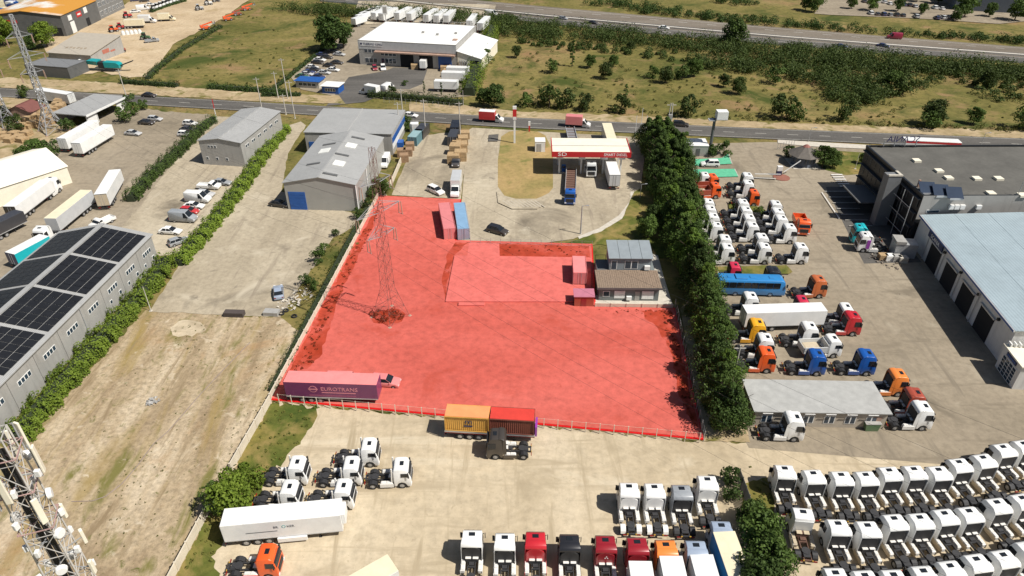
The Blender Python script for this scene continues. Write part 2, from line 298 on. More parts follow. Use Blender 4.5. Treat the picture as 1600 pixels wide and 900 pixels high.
def band(name, mat, t0, t1, par=None, label=None, cat='road', z=None):
    xs = list(range(500, 1700, 80)) + [1700]
    return sheet(name, mat, [(x, lerp_px(t0, x)) for x in xs] + [(x, lerp_px(t1, x)) for x in xs[::-1]], z, label, cat=cat, par=par)
hw = band('motorway', HWYM, 0, 1, None, 'dual carriageway motorway running behind the scrub')
zz = STEPZ[0]
band('near_carriageway', ROADM, .66, .97, hw, z=zz + .006)
for t in (.08, .69, .95): band('lane_line', LINEM, t, t + .012, hw, z=zz + .012)
for i in range(26):
    for t in (.19, .815):
        x = 520 + i * 45 + (20 if t > .5 else 0)
        sheet('lane_dash', LINEM, [(x, lerp_px(t, x)), (x + 14, lerp_px(t, x + 14)), (x + 14, lerp_px(t + .016, x + 14)), (x, lerp_px(t + .016, x))], zz + .018, par=hw)
STEPZ[0] += .03
# concrete median barrier and guard rails of the motorway, one piece each
def wall_line(name, mat, pts, h, th, label, cat, px=True):
    P = [G(*p) if px else Vector((*p, 0)) for p in pts]; mb = MB()
    for a, b in zip(P, P[1:]):
        d = (b - a).normalized(); n = Vector((-d.y, d.x, 0)) * th / 2; u = Vector((0, 0, h))
        mb.add([a-n, b-n, b+n, a+n, a-n+u, b-n+u, b+n+u, a+n+u], [(0,3,2,1),(4,5,6,7),(0,1,5,4),(1,2,6,5),(2,3,7,6),(3,0,4,7)])
    return tag(obj(name, mb.mesh(name), mat), label, cat)
wall_line('median_barrier', M('pale_barrier', (.58,.54,.47), .8), [(x, lerp_px(.6, x)) for x in range(500, 1701, 120)], .9, 1.1, 'pale concrete barrier down the middle of the motorway', 'barrier')
wall_line('guard_rail', GALV, [(x, lerp_px(.52, x)) for x in range(500, 1701, 120)], .7, .12, 'thin steel guard rail beside the pale motorway barrier', 'guard rail')
wall_line('guard_rail', GALV, [(x, lerp_px(1.02, x)) for x in range(500, 1701, 120)], .7, .12, 'steel guard rail on the near side of the motorway', 'guard rail')
# far car park
sheet('car_park', YARDA, [(1272,22),(1290,-2),(1420,-8),(1600,5),(1640,30),(1560,38),(1460,31),(1380,27),(1300,24)], None, 'tarmac car park with rows of cars, top right', cat='car park')
sheet('depot_bay', YARDC, [(548,40),(770,30),(775,8),(560,2)], None, 'pale trailer bay behind the white roofed depot', cat='yard')
# the red lot
LOT = [(593,307),(719,313),(711,377),(924,383),(929,481),(1053,483),(1097,686),(425,624)]
lot = sheet('red_lot', REDL, LOT, None, 'bright red vacant lot in the middle', cat='lot')
zl = STEPZ[0]
sheet('weedy_edge', REDW, wob([(585,330),(594,330),(560,400),(528,470),(512,520),(500,560),(480,578),(450,590),(470,545),(505,478),(550,395)], 2.5), zl + .006, par=lot)
sheet('weedy_edge', REDW, wob([(778,382),(920,386),(922,404),(780,402)], 1), zl + .006, par=lot)
sheet('weedy_edge', REDW, wob([(1000,487),(1048,487),(1070,580),(1090,670),(1080,660),(1060,620),(1052,560),(1030,520)], 3), zl + .006, par=lot)
sheet('weedy_edge', REDW, wob([(576,492),(596,486),(622,484),(634,492),(628,504),(606,510),(584,506)], 1.6), zl + .012, par=lot)
sheet('weedy_edge', REDW, wob([(696,470),(702,420),(712,398),(733,380),(712,379),(700,396),(690,440)], 1.6), zl + .006, par=lot)
sheet('paving_strip', REDC, [(733,380),(780,382),(781,404),(730,403)], zl + .009, par=lot)
for i in range(len(LOT)):
    a, b = G(*LOT[i]), G(*LOT[(i+1) % len(LOT)]); d = (b - a).normalized(); n = Vector((-d.y, d.x, 0)) * .23
    a = a - d * .23; b = b + d * .23
    hk = .16 + .006 * (i % 2); mb = MB().add([a-n, b-n, b+n, a+n] + [Vector((q.x, q.y, hk)) for q in (a-n, b-n, b+n, a+n)], [(0,3,2,1),(4,5,6,7),(0,1,5,4),(1,2,6,5),(2,3,7,6),(3,0,4,7)]); obj('boundary_kerb', mb.mesh('boundary_kerb'), REDLINE, lot)
# raised slab of the red lot
P = [G(710,402), G(924,405), G(924,474), G(696,474)]
mb = MB(); mb.add([(p.x, p.y, 0) for p in P[::-1]] + [(p.x, p.y, .45) for p in P[::-1]], [(0,1,2,3),(7,6,5,4),(0,4,5,1),(1,5,6,2),(2,6,7,3),(3,7,4,0)])
slab = tag(obj('raised_slab', mb.mesh('raised_slab', .03), REDC), 'raised reddish concrete slab on the red lot', 'slab', kind='structure')
mb = MB(); a, b = G(716,480), G(757,480); mb.box(a.x, b.x, a.y, a.y + .9, 0, .5)
tag(obj('concrete_ramp', mb.mesh('concrete_ramp', .05), REDC), 'small pale red ramp block against the raised slab', 'ramp')
# painted marks
CROSSM = M('bright_road_paint', (.62,.6,.56), .7, 0, .25, 3); GREENP = M('green_bay_paint', (.1,.42,.25), .7, 0, .2, 1.5)
for i, (q, t) in enumerate(((((1086,250),(1128,248),(1137,241),(1143,257),(1086,260)), 'far green charging bay with a white car'), (((1084,266),(1147,265),(1153,277),(1084,279)), 'near green charging bay by the trucks'))):
    o = sheet('charging_bay', GREENP, list(q), None, t, cat='parking bay')
    sheet('bay_line', LINEM, [q[-3], (q[-3][0] + 1.5, q[-3][1]), (q[-2][0] + 1.5, q[-2][1]), q[-2]], STEPZ[0] + .006, par=o)
for i in range(6):
    sheet('crossing_stripe', CROSSM, [(1298 + i*2.6, 273.4 + i*3.6), (1315 + i*2.6, 273.2 + i*3.6), (1317 + i*2.6, 275 + i*3.6), (1299 + i*2.6, 275.2 + i*3.6)], None, ORD[i] + ' white stripe of the pedestrian crossing, counted from the road', cat='marking')
bay = sheet('bay_marking', CROSSM, [(1283,302),(1284.5,302),(1312,343),(1310,343)], None, 'white line along the dark parking bays', cat='marking')
for k in range(7):
    y = 300 + k * 9; x = 1288 + k * 6.4
    sheet('bay_line', LINEM, [(x, y), (x + 36, y), (x + 36, y + .9), (x, y + .9)], STEPZ[0] + .004, par=bay)
WORN = M('worn_paint', (.42,.375,.3), .8, 0, .2, 3)
hz = sheet('hatching', YARDC, [(776,300),(781,306),(806,313),(838,313),(862,301),(864,306),(840,328),(800,328),(778,318)], None, 'hatched apron at the tip of the oval lawn', cat='marking')
for k in range(9):
    x = 792 + k * 6.3
    sheet('hatch_stripe', WORN, [(x - 8, 315), (x - 5.5, 315), (x + 10, 325), (x + 7.5, 325)], STEPZ[0] + .005, par=hz)
sheet('manhole_patch', ROADM, [(764,212),(779,211),(778,222),(763,222)], None, 'dark square patch in the forecourt drive', cat='patch')
sheet('grass_island', LAWN, [(1104,419),(1228,416),(1238,427),(1232,430),(1108,431)], None, 'narrow grass island behind the blue coach', cat='grass', rag=.6)
sheet('grass_island', LAWN, [(1138,318),(1160,316),(1196,330),(1200,342),(1150,346),(1140,332)], None, 'grass patch among the white tractor cluster', cat='grass', rag=1)
sheet('stop_line', LINEM, [(1178,278.5),(1212,280),(1212,281.6),(1178,280)], None, 'white stop line at the barrier', cat='marking')

# ------------------------------------------------------------------ buildings
def gable(name, loc, rz, L, D, eave, ridge, wallm, roofm, label, cat='building', axis='y', over=.25, gap=.12):
    """x = front, y = depth.  axis 'y': ridge runs back from the front gable; 'x': ridge parallel to the front"""
    b = empty(name, loc, rz, label, cat)
    if axis == 'y':
        prof = [(0,0),(L,0),(L,eave),(L/2,ridge),(0,eave)]; mb = MB(); n = 5
        mb.add([(x,0,z) for x,z in prof] + [(x,D,z) for x,z in prof], [(0,1,2,3,4),(9,8,7,6,5)] + [(i,i+5,(i+1)%5+5,(i+1)%5) for i in range(5)])
        obj('wall', mb.mesh('wall'), wallm, b)
        for s in (0, 1):
            x0, x1 = (-over, L/2) if s == 0 else (L + over, L/2)
            sl = (ridge - eave) / (L/2); ze = eave - over * sl
            mb = MB(); t = .12; g0 = .03
            mb.add([(x0,-over,ze+g0),(x1,-over,ridge+g0),(x1,D+over,ridge+g0),(x0,D+over,ze+g0),(x0,-over,ze+t+g0),(x1,-over,ridge+t+g0),(x1,D+over,ridge+t+g0),(x0,D+over,ze+t+g0)],
                   [(0,3,2,1),(4,5,6,7),(0,1,5,4),(1,2,6,5),(2,3,7,6),(3,0,4,7)])
            obj('roof', mb.mesh('roof'), roofm, b)
        bx(b, 'ridge_cap', roofm, L/2-.2, L/2+.2, -over, D+over, ridge+.13, ridge+.2)
    return b
def flat(name, loc, rz, L, D, h, wallm, roofm, label, cat='building', par=.3, over=0):
    b = empty(name, loc, rz, label, cat)
    obj('wall', MB().box(0,L,0,D,0,h).mesh('wall'), wallm, b)
    bx(b, 'roof', roofm, -over, L+over, -over, D+over, h+.003, h+.12)
    if par:
        t = .25
        for q in ((-.05,L+.05,-.05,t),(-.05,L+.05,D-t,D+.05),(-.05,t,t,D-t),(L-t,L+.05,t,D-t)): bx(b, 'parapet', wallm, q[0], q[1], q[2], q[3], h+.005, h+par)
    return b
def win(par, x0, x1, z0, z1, y=0, n=1, frame=WHITEM, glass=WGLASS, side='f', L=0):
    """window on the front (y), or on the left / right side wall, with n panes"""
    d = .05
    def B(p, nm, m, a, b_, e, z0_, z1_):
        if side == 'f': return bx(p, nm, m, a, b_, y - e, y + .02, z0_, z1_)
        if side == 'l': return bx(p, nm, m, y - e, y + .02, a, b_, z0_, z1_)
        return bx(p, nm, m, y - .02, y + e, a, b_, z0_, z1_)
    w_ = B(par, 'window', frame, x0, x1, d, z0, z1)
    s = (x1 - x0) / n; fr = min(.09, s * .12)
    inv = w_.matrix_basis.inverted()
    for i in range(n):
        p = B(None, 'pane', glass, x0 + i*s + fr, x0 + (i+1)*s - fr, d + .012, z0 + fr, z1 - fr)
        mw = p.matrix_basis.copy(); p.parent = w_; p.matrix_basis = inv @ mw
    return w_
def place(px, py, z=0): p = G(px, py, z); return Vector((p.x, p.y, 0))
def local(b, px, py, z=0):
    p = G(px, py, z) - Vector(b.location); c, s = math.cos(-b.rotation_euler.z), math.sin(-b.rotation_euler.z)
    return p.x * c - p.y * s, p.x * s + p.y * c

# warehouse with solar roof: long side faces the vacant lot
C1 = Vector((-68.5, 117.4, 0)); a1 = 86.6; LEN = 62.0; W1 = 18.0
org = C1 - Vector((math.cos(R(a1)), math.sin(R(a1)), 0)) * LEN
b = gable('solar_warehouse', org, a1, LEN, W1, 6.1, 8, GREYW, GREYR, 'long grey warehouse roofed with black solar panels, left', axis='n')
prof = [(0,0),(W1,0),(W1,6.1),(W1/2,8),(0,6.1)]; mb = MB()
mb.add([(0.1,y+.16 if y == 0 else y,z) for y,z in prof] + [(LEN-.1,y+.16 if y == 0 else y,z) for y,z in prof], [(4,3,2,1,0),(5,6,7,8,9)] + [(i,(i+1)%5,(i+1)%5+5,i+5) for i in range(5)])
obj('wall', mb.mesh('wall'), GREYW, b)
for s in (0, 1):
    y0, y1 = (-.25, W1/2) if s == 0 else (W1+.25, W1/2); ze = 6.05
    mb = MB().add([(-.2,y0,ze),(LEN+.2,y0,ze),(LEN+.2,y1,8.03),(-.2,y1,8.03),(-.2,y0,ze+.16),(LEN+.2,y0,ze+.16),(LEN+.2,y1,8.19),(-.2,y1,8.19)], [(0,3,2,1),(4,5,6,7),(0,1,5,4),(1,2,6,5),(2,3,7,6),(3,0,4,7)])
    obj('roof', mb.mesh('roof'), GREYR, b)
bx(b, 'ridge_cap', GREYR, -.2, LEN+.2, W1/2-.45, W1/2+.45, 8.2, 8.28)
for k in range(11):
    x0 = LEN - .15 - (k+1) * 6.0
    if x0 < -4: break
    x0 = max(x0, 0); x1 = LEN - .15 - k * 6.0
    bx(b, 'wall_panel', GREYW, x0 + .05, x1 - .05, 0, .158, 0, 6.0)
    if x1 - x0 > 4:
        win(b, x0 + 1.6, x0 + 4.5, 3.5, 4.4, 0, 4)
        if k < 3: win(b, x0 + 4.2, x0 + 5.0, 1.7, 2.5, 0, 1); win(b, x0 + 1.2, x0 + 1.9, 1.7, 2.4, 0, 1)
rod(b, 'downpipe', GALV, (LEN - 24.2, -.1, 0), (LEN - 24.2, -.1, 6), .07)
PVF = M('solar_frame', (.2,.21,.22), .4, .4, .1)
pvm = MB().box(-.755,.755,-.775,.775,0,.03).mesh('solar_panel'); pvk = obj('pv', pvm, PVM); COL.objects.unlink(pvk)
sl1 = math.atan2(1.98, W1/2 + .25)
for side in (0, 1):
    for a in range(5):
        for i in range(6):
            for j in range(5):
                x = LEN - 1.0 - a * 10.3 - i * 1.6 - .8; d = .75 + j * 1.64 + .8
                y = d * math.cos(sl1) - .25; z = 6.21 + d * math.sin(sl1) + .06
                if side: y = W1 - y
                o = obj('solar_panel', pvm, PVM, b, (x, y, z), ((sl1 if side == 0 else -sl1), 0, 0))

# big grey warehouse with blue door
b = gable('grey_warehouse', Vector((-49.6,140.2,0)), -3.8, 15.8, 27.5, 6.4, 7.9, M('grey_sheet_wall', (.4,.395,.37), .55, .1, .08, .4, ribs=('X', .45, .2)), GREYR, 'big grey metal warehouse with a blue roller door', 'warehouse')
dr = bx(b, 'roller_door', BLUEM, .6, 4.4, -.06, 0, 0, 4.3)
for i in range(6): bx(b, 'door_panel', BLUEM, .7, 4.3, -.1, -.06, .05 + i*.7, .7 + i*.7)
rod(b, 'downpipe', WHITEM, (15.9, -.15, 0), (15.9, -.15, 6.3), .12); rod(b, 'downpipe', WHITEM, (15.95, 9, 0), (15.95, 9, 6.3), .12)
sl3 = math.atan2(1.5, 7.9)
def on_roof(b, nm, m, u0, u1, v0, v1, L, eave, ridge, h=.14):
    """patch on the roof slopes: u from the left eave to the right one (0..L), v back from the front"""
    um = (u0+u1)/2; sl = math.atan2(ridge-eave, L/2); z = eave + (ridge-eave) * (1 - abs(um - L/2) / (L/2))
    o = obj(nm, UNIT, m, b, (um, (v0+v1)/2, z + .15 + h/2), (0, -sl if um < L/2 else sl, 0), (u1-u0, v1-v0, h)); return o
SKYL = M('skylight_sheet', (.74,.74,.7), .4)
for u, v in ((10.2,7),(10.2,17.6),(4.6,14.5)): on_roof(b, 'skylight', SKYL, u-1.2, u+1.2, v, v+2.6, 15.8, 6.4, 7.9)
for u, v in ((9.9,1.8),(4.3,7.8),(9.6,12.6),(4.6,19.5),(10.6,23.5)): on_roof(b, 'roof_vent', DGREY, u-1.6, u+1.6, v, v+.7, 15.8, 6.4, 7.9, .18)
# blue and grey building behind it
A = place(475,205,6); Bp = place(611,208,6); rz = ang(A, Bp); L = (Bp - A).length
b = flat('blue_trimmed_building', A, rz, L, 18, 5.7, GREYW, GREYR, 'grey flat building with bright blue side wall', over=.2, par=0)
bx(b, 'ridge_cap', GREYR, L*.47, L*.47+.3, -.2, 18.2, 5.83, 5.95)
bx(b, 'blue_band', BLUEM, L+.01, L+.1, .5, 17.5, 3.0, 4.4); bx(b, 'white_band', WHITEM, L+.01, L+.08, .5, 17.5, 1.5, 2.98)
bx(b, 'roller_door', BLUEM, .8, 3.6, -.12, -.01, 0, 3.2)
# small grey building
b = gable('small_grey_building', Vector((-77.3,165,0)), -8.5, 11, 23, 6.3, 7.1, GREYW, GREYR, 'small grey two storey building by the hedge', 'building')
for x in (2.2, 3.0, 3.8): win(b, x, x+.6, 4.6, 5.3)
for x in (1, 3.6, 6.2): win(b, x, x+.7, 1.4, 2.2)
for k in range(6): win(b, 2 + k*3.4, 3.8 + k*3.4, 4.2, 5.0, 11, 2, side='r')
# cold store depot
A = Vector((-54.1,253.9,0)); rz = -11.2
b = flat('white_roofed_depot', A, rz, 35.6, 29, 8.3, GREYW, M('white_roof', (.8,.8,.77), .6, 0, .05, .3), 'wide depot with a white flat roof and dock doors', par=.25)
bx(b, 'canopy', BRONZE, 6.2, 35.2, -1.6, -.01, 4.9, 5.3); bx(b, 'fascia', M('pale_fascia', (.5,.51,.51), .5, .1), 0, 35.6, -.07, -.004, 5.6, 8.2)
for x in (15.2, 22.2): bx(b, 'dock_door', VOIDM, x, x+4.8, -.09, -.01, 0, 4.7)
bx(b, 'dock_door', BLUEM, 29, 33.8, -.09, -.01, 0, 4.6)
win(b, 2, 6.2, 4.4, 6, 0, 3); win(b, 2, 6.6, .9, 2.6, 0, 3); win(b, 8, 13.6, 1, 2.8, 0, 4); win(b, 8, 13.8, 3.6, 4.6, 0, 4)
sg = bx(b, 'sign_board', WHITEM, .6, 8.8, -.14, -.075, 6.7, 8.1); NAVYT = M('navy_lettering', (.02,.03,.09), .5)
text(b, 'THERMO KING', 1.05, NAVYT, (1.9, -.16, 7.35)); rod(b, 'sign_emblem', NAVYT, (1.2, -.17, 7.4), (1.2, -.14, 7.4), .38)
for x, y in ((19,14),(25,12),(31,15)): bx(b, 'roof_vent', GREYW, x, x+.9, y, y+.9, 8.43, 9.1)
bx(b, 'roof_hatch', BRONZE, 32.6, 34.2, 6, 8, 8.43, 8.7)
for k in range(15): bx(b, 'roof_rail', GREYW, 2 + k*2.3, 2.15 + k*2.3, 28.7, 28.85, 8.56, 9.4)
bx(b, 'roof_rail', GREYW, 1.5, 35, 28.72, 28.82, 9.4, 9.5)
b2 = empty('lean_to_shed', A + Vector((math.cos(R(rz)), math.sin(R(rz)), 0)) * 35.9, rz, 'white lean-to shed on the right of the depot', 'shed')
mb = MB().add([(0,0,0),(8.5,0,0),(8.5,0,4.2),(0,0,6.4),(0,26,0),(8.5,26,0),(8.5,26,4.2),(0,26,6.4)], [(0,1,2,3),(7,6,5,4),(0,4,5,1),(1,5,6,2),(3,7,4,0)])
obj('wall', mb.mesh('wall'), CREAMM, b2)
mb = MB().add([(-.2,-.3,6.5),(8.8,-.3,4.2),(8.8,26.3,4.2),(-.2,26.3,6.5),(-.2,-.3,6.65),(8.8,-.3,4.35),(8.8,26.3,4.35),(-.2,26.3,6.65)], [(0,3,2,1),(4,5,6,7),(0,1,5,4),(1,2,6,5),(2,3,7,6),(3,0,4,7)])
obj('roof', mb.mesh('roof'), WHITEM, b2); bx(b2, 'doorway', VOIDM, 4.6, 7.6, -.06, -.01, 0, 3.6)
for k in range(4): bx(b2, 'leaning_sheet', ALU, .8 + k*.8, 1.2 + k*.8, -.5, -.1, 0, 3.6)
# kiosks at the depot gate
for nm, px, py, L, D, h, rm, lab in (('gate_kiosk',463,137,8,4.5,2.3,BLUEM,'low kiosk with a blue roof at the depot gate'), ('gate_cabin',504,146,5.5,4.5,2.4,WHITEM,'white and blue cabin at the depot gate')):
    b = flat(nm, place(px, py), -11, L, D, h, BLUEM if rm is WHITEM else CONC, rm, lab, 'kiosk', par=0, over=.4)
    win(b, 1, L-1, .8, 1.8, 0, 4)
# fuel station canopy
A = place(862,244.5,5.3); b = empty('fuel_station_canopy', A, -1.2, 'white fuel station canopy with a red lettered fascia', 'canopy')
LC = (place(986,245,5.3) - A).length; DC = 9.5
bx(b, 'roof', CREAMM, .2, LC-.2, .12, DC, 5.7, 6.25); bx(b, 'roof_joint', GREYW, .2, LC-.2, 4.4, 4.65, 6.252, 6.3)
bx(b, 'fascia', REDM, 0, LC, 0, .12, 5.15, 6.5); bx(b, 'fascia', REDM, 0, .15, .12, DC, 5.2, 6.4); bx(b, 'fascia', REDM, LC-.15, LC, .12, DC, 5.2, 6.4)
for x in (2, 7.3, 12.6, LC-2):
    for y in (2.2, DC-2.2): bx(b, 'column', WHITEM, x-.2, x+.2, y-.2, y+.2, 0, 5.7)
    bx(b, 'column_sign', WHITEM, x-.8, x+.8, .6, .75, 4.4, 5.1)
WT = M('white_lettering', (.8,.8,.78), .5)
text(b, 'SD', 1.25, WT, (1.4, -.02, 5.85), sx=1.5); text(b, 'SMART DIESEL', .95, WT, (LC-6.5, -.02, 5.82), sx=.92)
for x, y, m_ in ((3.2,3,BLUEM),(8.7,3,WHITEM),(13.8,3,WHITEM)):
    p = empty('fuel_pump', A + Vector((x, y, 0)), -1.2, 'fuel pump under the canopy, %s from the left' % ORD[[3.2,8.7,13.8].index(x)], 'fuel pump', 'fuel pumps')
    bx(p, 'plinth', CONC, -1, 1, -1.2, 1.2, 0, .18); bx(p, 'cabinet', m_, -.5, .5, -.35, .35, .18, 1.9); bx(p, 'display', BLACKP, -.35, .35, -.38, -.351, 1.2, 1.7); rod(p, 'hose', BLACKP, (.55,0,.5), (.55,-.1,1.6), .05)
# kiosk left of the canopy
b = flat('station_cabinet', place(836,238), 0, 2.6, 3, 2.8, WHITEM, WHITEM, 'small white plant cabinet left of the fuel canopy', 'cabinet', par=0, over=.05)
bx(b, 'door', GREYW, .4, 1.6, -.05, -.005, .1, 2.3); bx(b, 'red_stripe', REDM, 2.605, 2.66, .2, 2.8, .4, 2.4)
# small house with the wooden deck
A = place(935,470); b = empty('deck_house', A, -1.0, 'small house with a brown plank roof deck and grey upper room', 'house')
LH = 10.6
obj('wall', MB().box(0,LH,0,9.5,0,2.9).mesh('wall'), M('slate_blue_wall', (.15,.17,.17), .7, 0, .15), b)
for x0, x1 in ((.7,1.9),(8.0,9.6)): win(b, x0, x1, .9, 2.1, 0, 1)
win(b, 2.7, 4.6, .6, 2.2, 0, 2, glass=WHITEM); win(b, 7.6, 9.7, .5, 2.2, -.03, 2, glass=WHITEM); bx(b, 'door', GREYW, 6.4, 7.2, -.06, -.004, 0, 2.1); bx(b, 'air_conditioner', WHITEM, 4.9, 5.8, -.5, -.08, .5, 1.2)
for k in range(30):
    x = -.4 + k * (LH + .8) / 30
    bx(b, 'deck_plank', WOOD2, x + .015, x + (LH + .8) / 30 - .015, -.5, 5.6, 2.95 + .012*(k*7 % 3), 3.06 + .012*(k*7 % 3))
for q in ((-.4,-.3),): bx(b, 'deck_edge', DGREY, -.45, LH+.45, -.56, -.505, 2.75, 3.15)
u0, u1 = 2.2, 9.8
obj('upper_wall', MB().box(u0,u1,5.7,10.8,2.9,5.5).mesh('upper_wall'), M('blue_grey_wall', (.2,.23,.25), .7, 0, .12), b)
for k in range(4):
    s = (u1 - u0 + .5) / 4; x = u0 - .25 + k * s
    mb = MB().add([(x+.03,5.35,5.55),(x+s-.03,5.35,5.55),(x+s-.03,11.1,6.15),(x+.03,11.1,6.15),(x+.03,5.35,5.67),(x+s-.03,5.35,5.67),(x+s-.03,11.1,6.27),(x+.03,11.1,6.27)], [(0,3,2,1),(4,5,6,7),(0,1,5,4),(1,2,6,5),(2,3,7,6),(3,0,4,7)])
    obj('roof_panel', mb.mesh('roof_panel'), M('zinc_roof', (.33,.37,.39), .45, .3, .1) if k == 0 else bpy.data.materials['zinc_roof'], b)
win(b, u0+2.8, u0+5.2, 3.3, 5.0, 5.7, 2); win(b, u0+.3, u0+1.4, 3.1, 5.0, 5.7, 1); bx(b, 'air_conditioner', WHITEM, u0+6.4, u0+7.4, 5.2, 5.65, 3.3, 4.1)
for x in (.0, 1.9): rod(b, 'railing_post', BLACKP, (x, 9.4, 2.95), (x, 9.4, 4), .04)
bar(b, 'railing', BLACKP, (0, 9.4, 4), (1.9, 9.4, 4), .06); bx(b, 'side_deck', DGREY, 0, 2.15, 5.62, 9.45, 2.905, 3.0)
# black office block
A = Vector((80.4,125.0,0)); rz = 0.4; H8 = 10.2
b = flat('black_office_block', A, rz, 46, 26, H8, BLK, TAR, 'large black office block with a flat grey roof, right', 'office', par=.5)
for k in range(3):
    z = 1.0 + k * 3.1; bx(b, 'window_band', BLK, -.12, -.004, .6, 25.4, z + .5, z + 2.3); bx(b, 'ledge', M('slate_ledge', (.06,.062,.066), .6) if k == 0 else bpy.data.materials['slate_ledge'], -.6, -.01, .3, 25.7, z + 2.36, z + 2.56)
    for j in range(12): bx(b, 'mullion', DGREY, -.18, -.125, .8 + j*2.1, .92 + j*2.1, z + .5, z + 2.3)
bx(b, 'parapet_cap', BLK, -.1, .3, 0, 26, H8+.505, H8+.56)
tw = obj('stair_tower', MB().box(-3.4,-.7,7.6,9.8,0,H8+1.1).mesh('stair_tower'), M('slate_tower', (.17,.175,.18), .6), b)
bx(b, 'tower_cap', CONC, -3.5, -.6, 7.5, 8.0, H8+1.11, H8+1.4); bx(b, 'tower_cap', CONC, -1.2, -.65, 8.0, 9.9, H8+1.11, H8+1.4)
bx(b, 'entrance_canopy', DGREY, -5.5, -.65, 12, 21, 3, 3.25)
for z in (2.2, 5, 7.8): bar(b, 'scaffold_bar', ALU, (-1.6, .5, z), (-1.6, 7.2, z), .09)
for y in (.5, 3.8): bar(b, 'scaffold_post', ALU, (-1.6, y, 0), (-1.6, y, H8), .1)
bx(b, 'rear_wall_face', GREYW, .05, 46, -.07, -.052, 5.5, H8+.45)
for k in range(3): bx(b, 'air_conditioner', WHITEM, 5.6 + k*1.1, 6.5 + k*1.1, -.6, -.1, 7.9, 8.8)
bx(b, 'air_conditioner', WHITEM, 11, 12, -.6, -.1, 7.9, 8.7); win(b, 1.6, 4.2, 6.9, 7.6, -.08, 1)
for px, py in ((1432,251),(1467,267),(1482,278),(1526,279),(1560,279),(1548,302),(1597,305)):
    x, y = local(b, px, py, H8+.3); sk = bx(b, 'skylight', CREAMM, x-.75, x+.75, y-.75, y+.75, H8+.121, H8+.55)
for k in range(3):
    x, y = local(b, 1447 + k*21, 294 + k*4, H8+.8); y -= .4
    o = obj('solar_collector', UNIT, M('collector_glass', (.03,.045,.075), .15) if k == 0 else bpy.data.materials['collector_glass'], b, (x, y, H8+1.1), (R(30), 0, R(-7)), (3.0, 2.8, .1))
    f = bx(b, 'collector_frame', ALU, x-1.3, x+1.3, y-1.3, y-1.15, H8+.13, H8+.5)
bx(b, 'flue', BRONZE, 1.2, 1.6, 4.6, 5.0, H8+.13, H8+1.6); rod(b, 'antenna_mast', GALV, (19, .6, H8), (19, .6, H8+3), .06)
# roof sign seen from behind, on a frame
sx, sy = local(b, 1372, 231, H8+.5)
text(b, 'SCANIA', 2.0, M('navy_sign_letters', (.03,.03,.1), .4), (11.5, 25.6, H8+2.0), (math.pi/2, 0, math.pi), 1.05)
for k in range(4): bx(b, 'sign_post', GALV, 3.5 + k*2.4, 3.62 + k*2.4, 25.3, 25.45, H8+.5, H8+1.8)
bar(b, 'sign_rail', GALV, (3, 25.4, H8+1.0), (12, 25.4, H8+1.0), .12)
# service hall with the pale blue roof
a9 = -96.3; A = Vector((81.2,124.6,0)); Wd = 36.0; L9 = 38.5
b = empty('service_hall', A, a9, 'white service hall with a pale blue roof and dark doors', 'hall')        # x runs towards the camera, y into the hall (right)
H9, HR = 6.6, 8.2
mb = MB().add([(.1,0,0),(.1,Wd,0),(.1,Wd,H9),(.1,Wd/2,HR),(.1,0,H9),(L9,0,0),(L9,Wd,0),(L9,Wd,H9),(L9,Wd/2,HR),(L9,0,H9)], [(0,1,2,3,4),(9,8,7,6,5),(0,5,6,1),(1,6,7,2),(4,9,5,0)])
obj('wall', mb.mesh('wall'), WALLW, b)
NP = 3
for s in (0, 1):
    for k in range(NP):
        t0, t1 = k / NP, (k + 1) / NP
        y0, y1 = -.3 + t0 * (Wd/2 + .3), -.3 + t1 * (Wd/2 + .3); z0, z1 = H9 + t0 * (HR - H9), H9 + t1 * (HR - H9)
        if s: y0, y1 = Wd - y0, Wd - y1
        g = .03 if not s else -.03
        mb = MB().add([(.15,y0+g,z0+.03),(L9+.3,y0+g,z0+.03),(L9+.3,y1-g,z1+.03),(.15,y1-g,z1+.03),(.15,y0+g,z0+.18),(L9+.3,y0+g,z0+.18),(L9+.3,y1-g,z1+.18),(.15,y1-g,z1+.18)], [(0,3,2,1),(4,5,6,7),(0,1,5,4),(1,2,6,5),(2,3,7,6),(3,0,4,7)])
        obj('roof_panel', mb.mesh('roof_panel'), PBLUE, b)
bx(b, 'gutter', ALU, .2, L9+.3, -.55, -.31, H9-.1, H9+.18); bx(b, 'gutter_edge', BLUEM, .2, L9+.3, -.6, -.551, H9-.12, H9+.1)
def yl(par, nm, m, x0, x1, z0, z1, e=.06): return bx(par, nm, m, x0, x1, -e, -.004, z0, z1)
for k, x in enumerate((7.2, 14.2, 21.2, 28.4)):
    yl(b, 'doorway', VOIDM, x, x+4.6, 0, 4.7); bx(b, 'door_lintel', ALU, x-.2, x+4.8, -.35, -.07, 4.72, 4.95)
    for xx in (x - 1.4, ): rod(b, 'downpipe', ALU, (xx, -.15, 0), (xx, -.15, H9-.1), .08)
    o = yl(b, 'wall_lamp', BLACKP, x + 5.4, x + 5.8, 5.3, 5.7, .4)
bd = bx(b, 'sign_board', NAVYT, 5.4, 11.8, -.35, -.1, 5.0, 6.3)
text(b, 'SCANIA', 1.1, WT, (6.6, -.37, 5.6), (math.pi/2, 0, 0), 1.0)
rz9 = b.rotation_euler.z
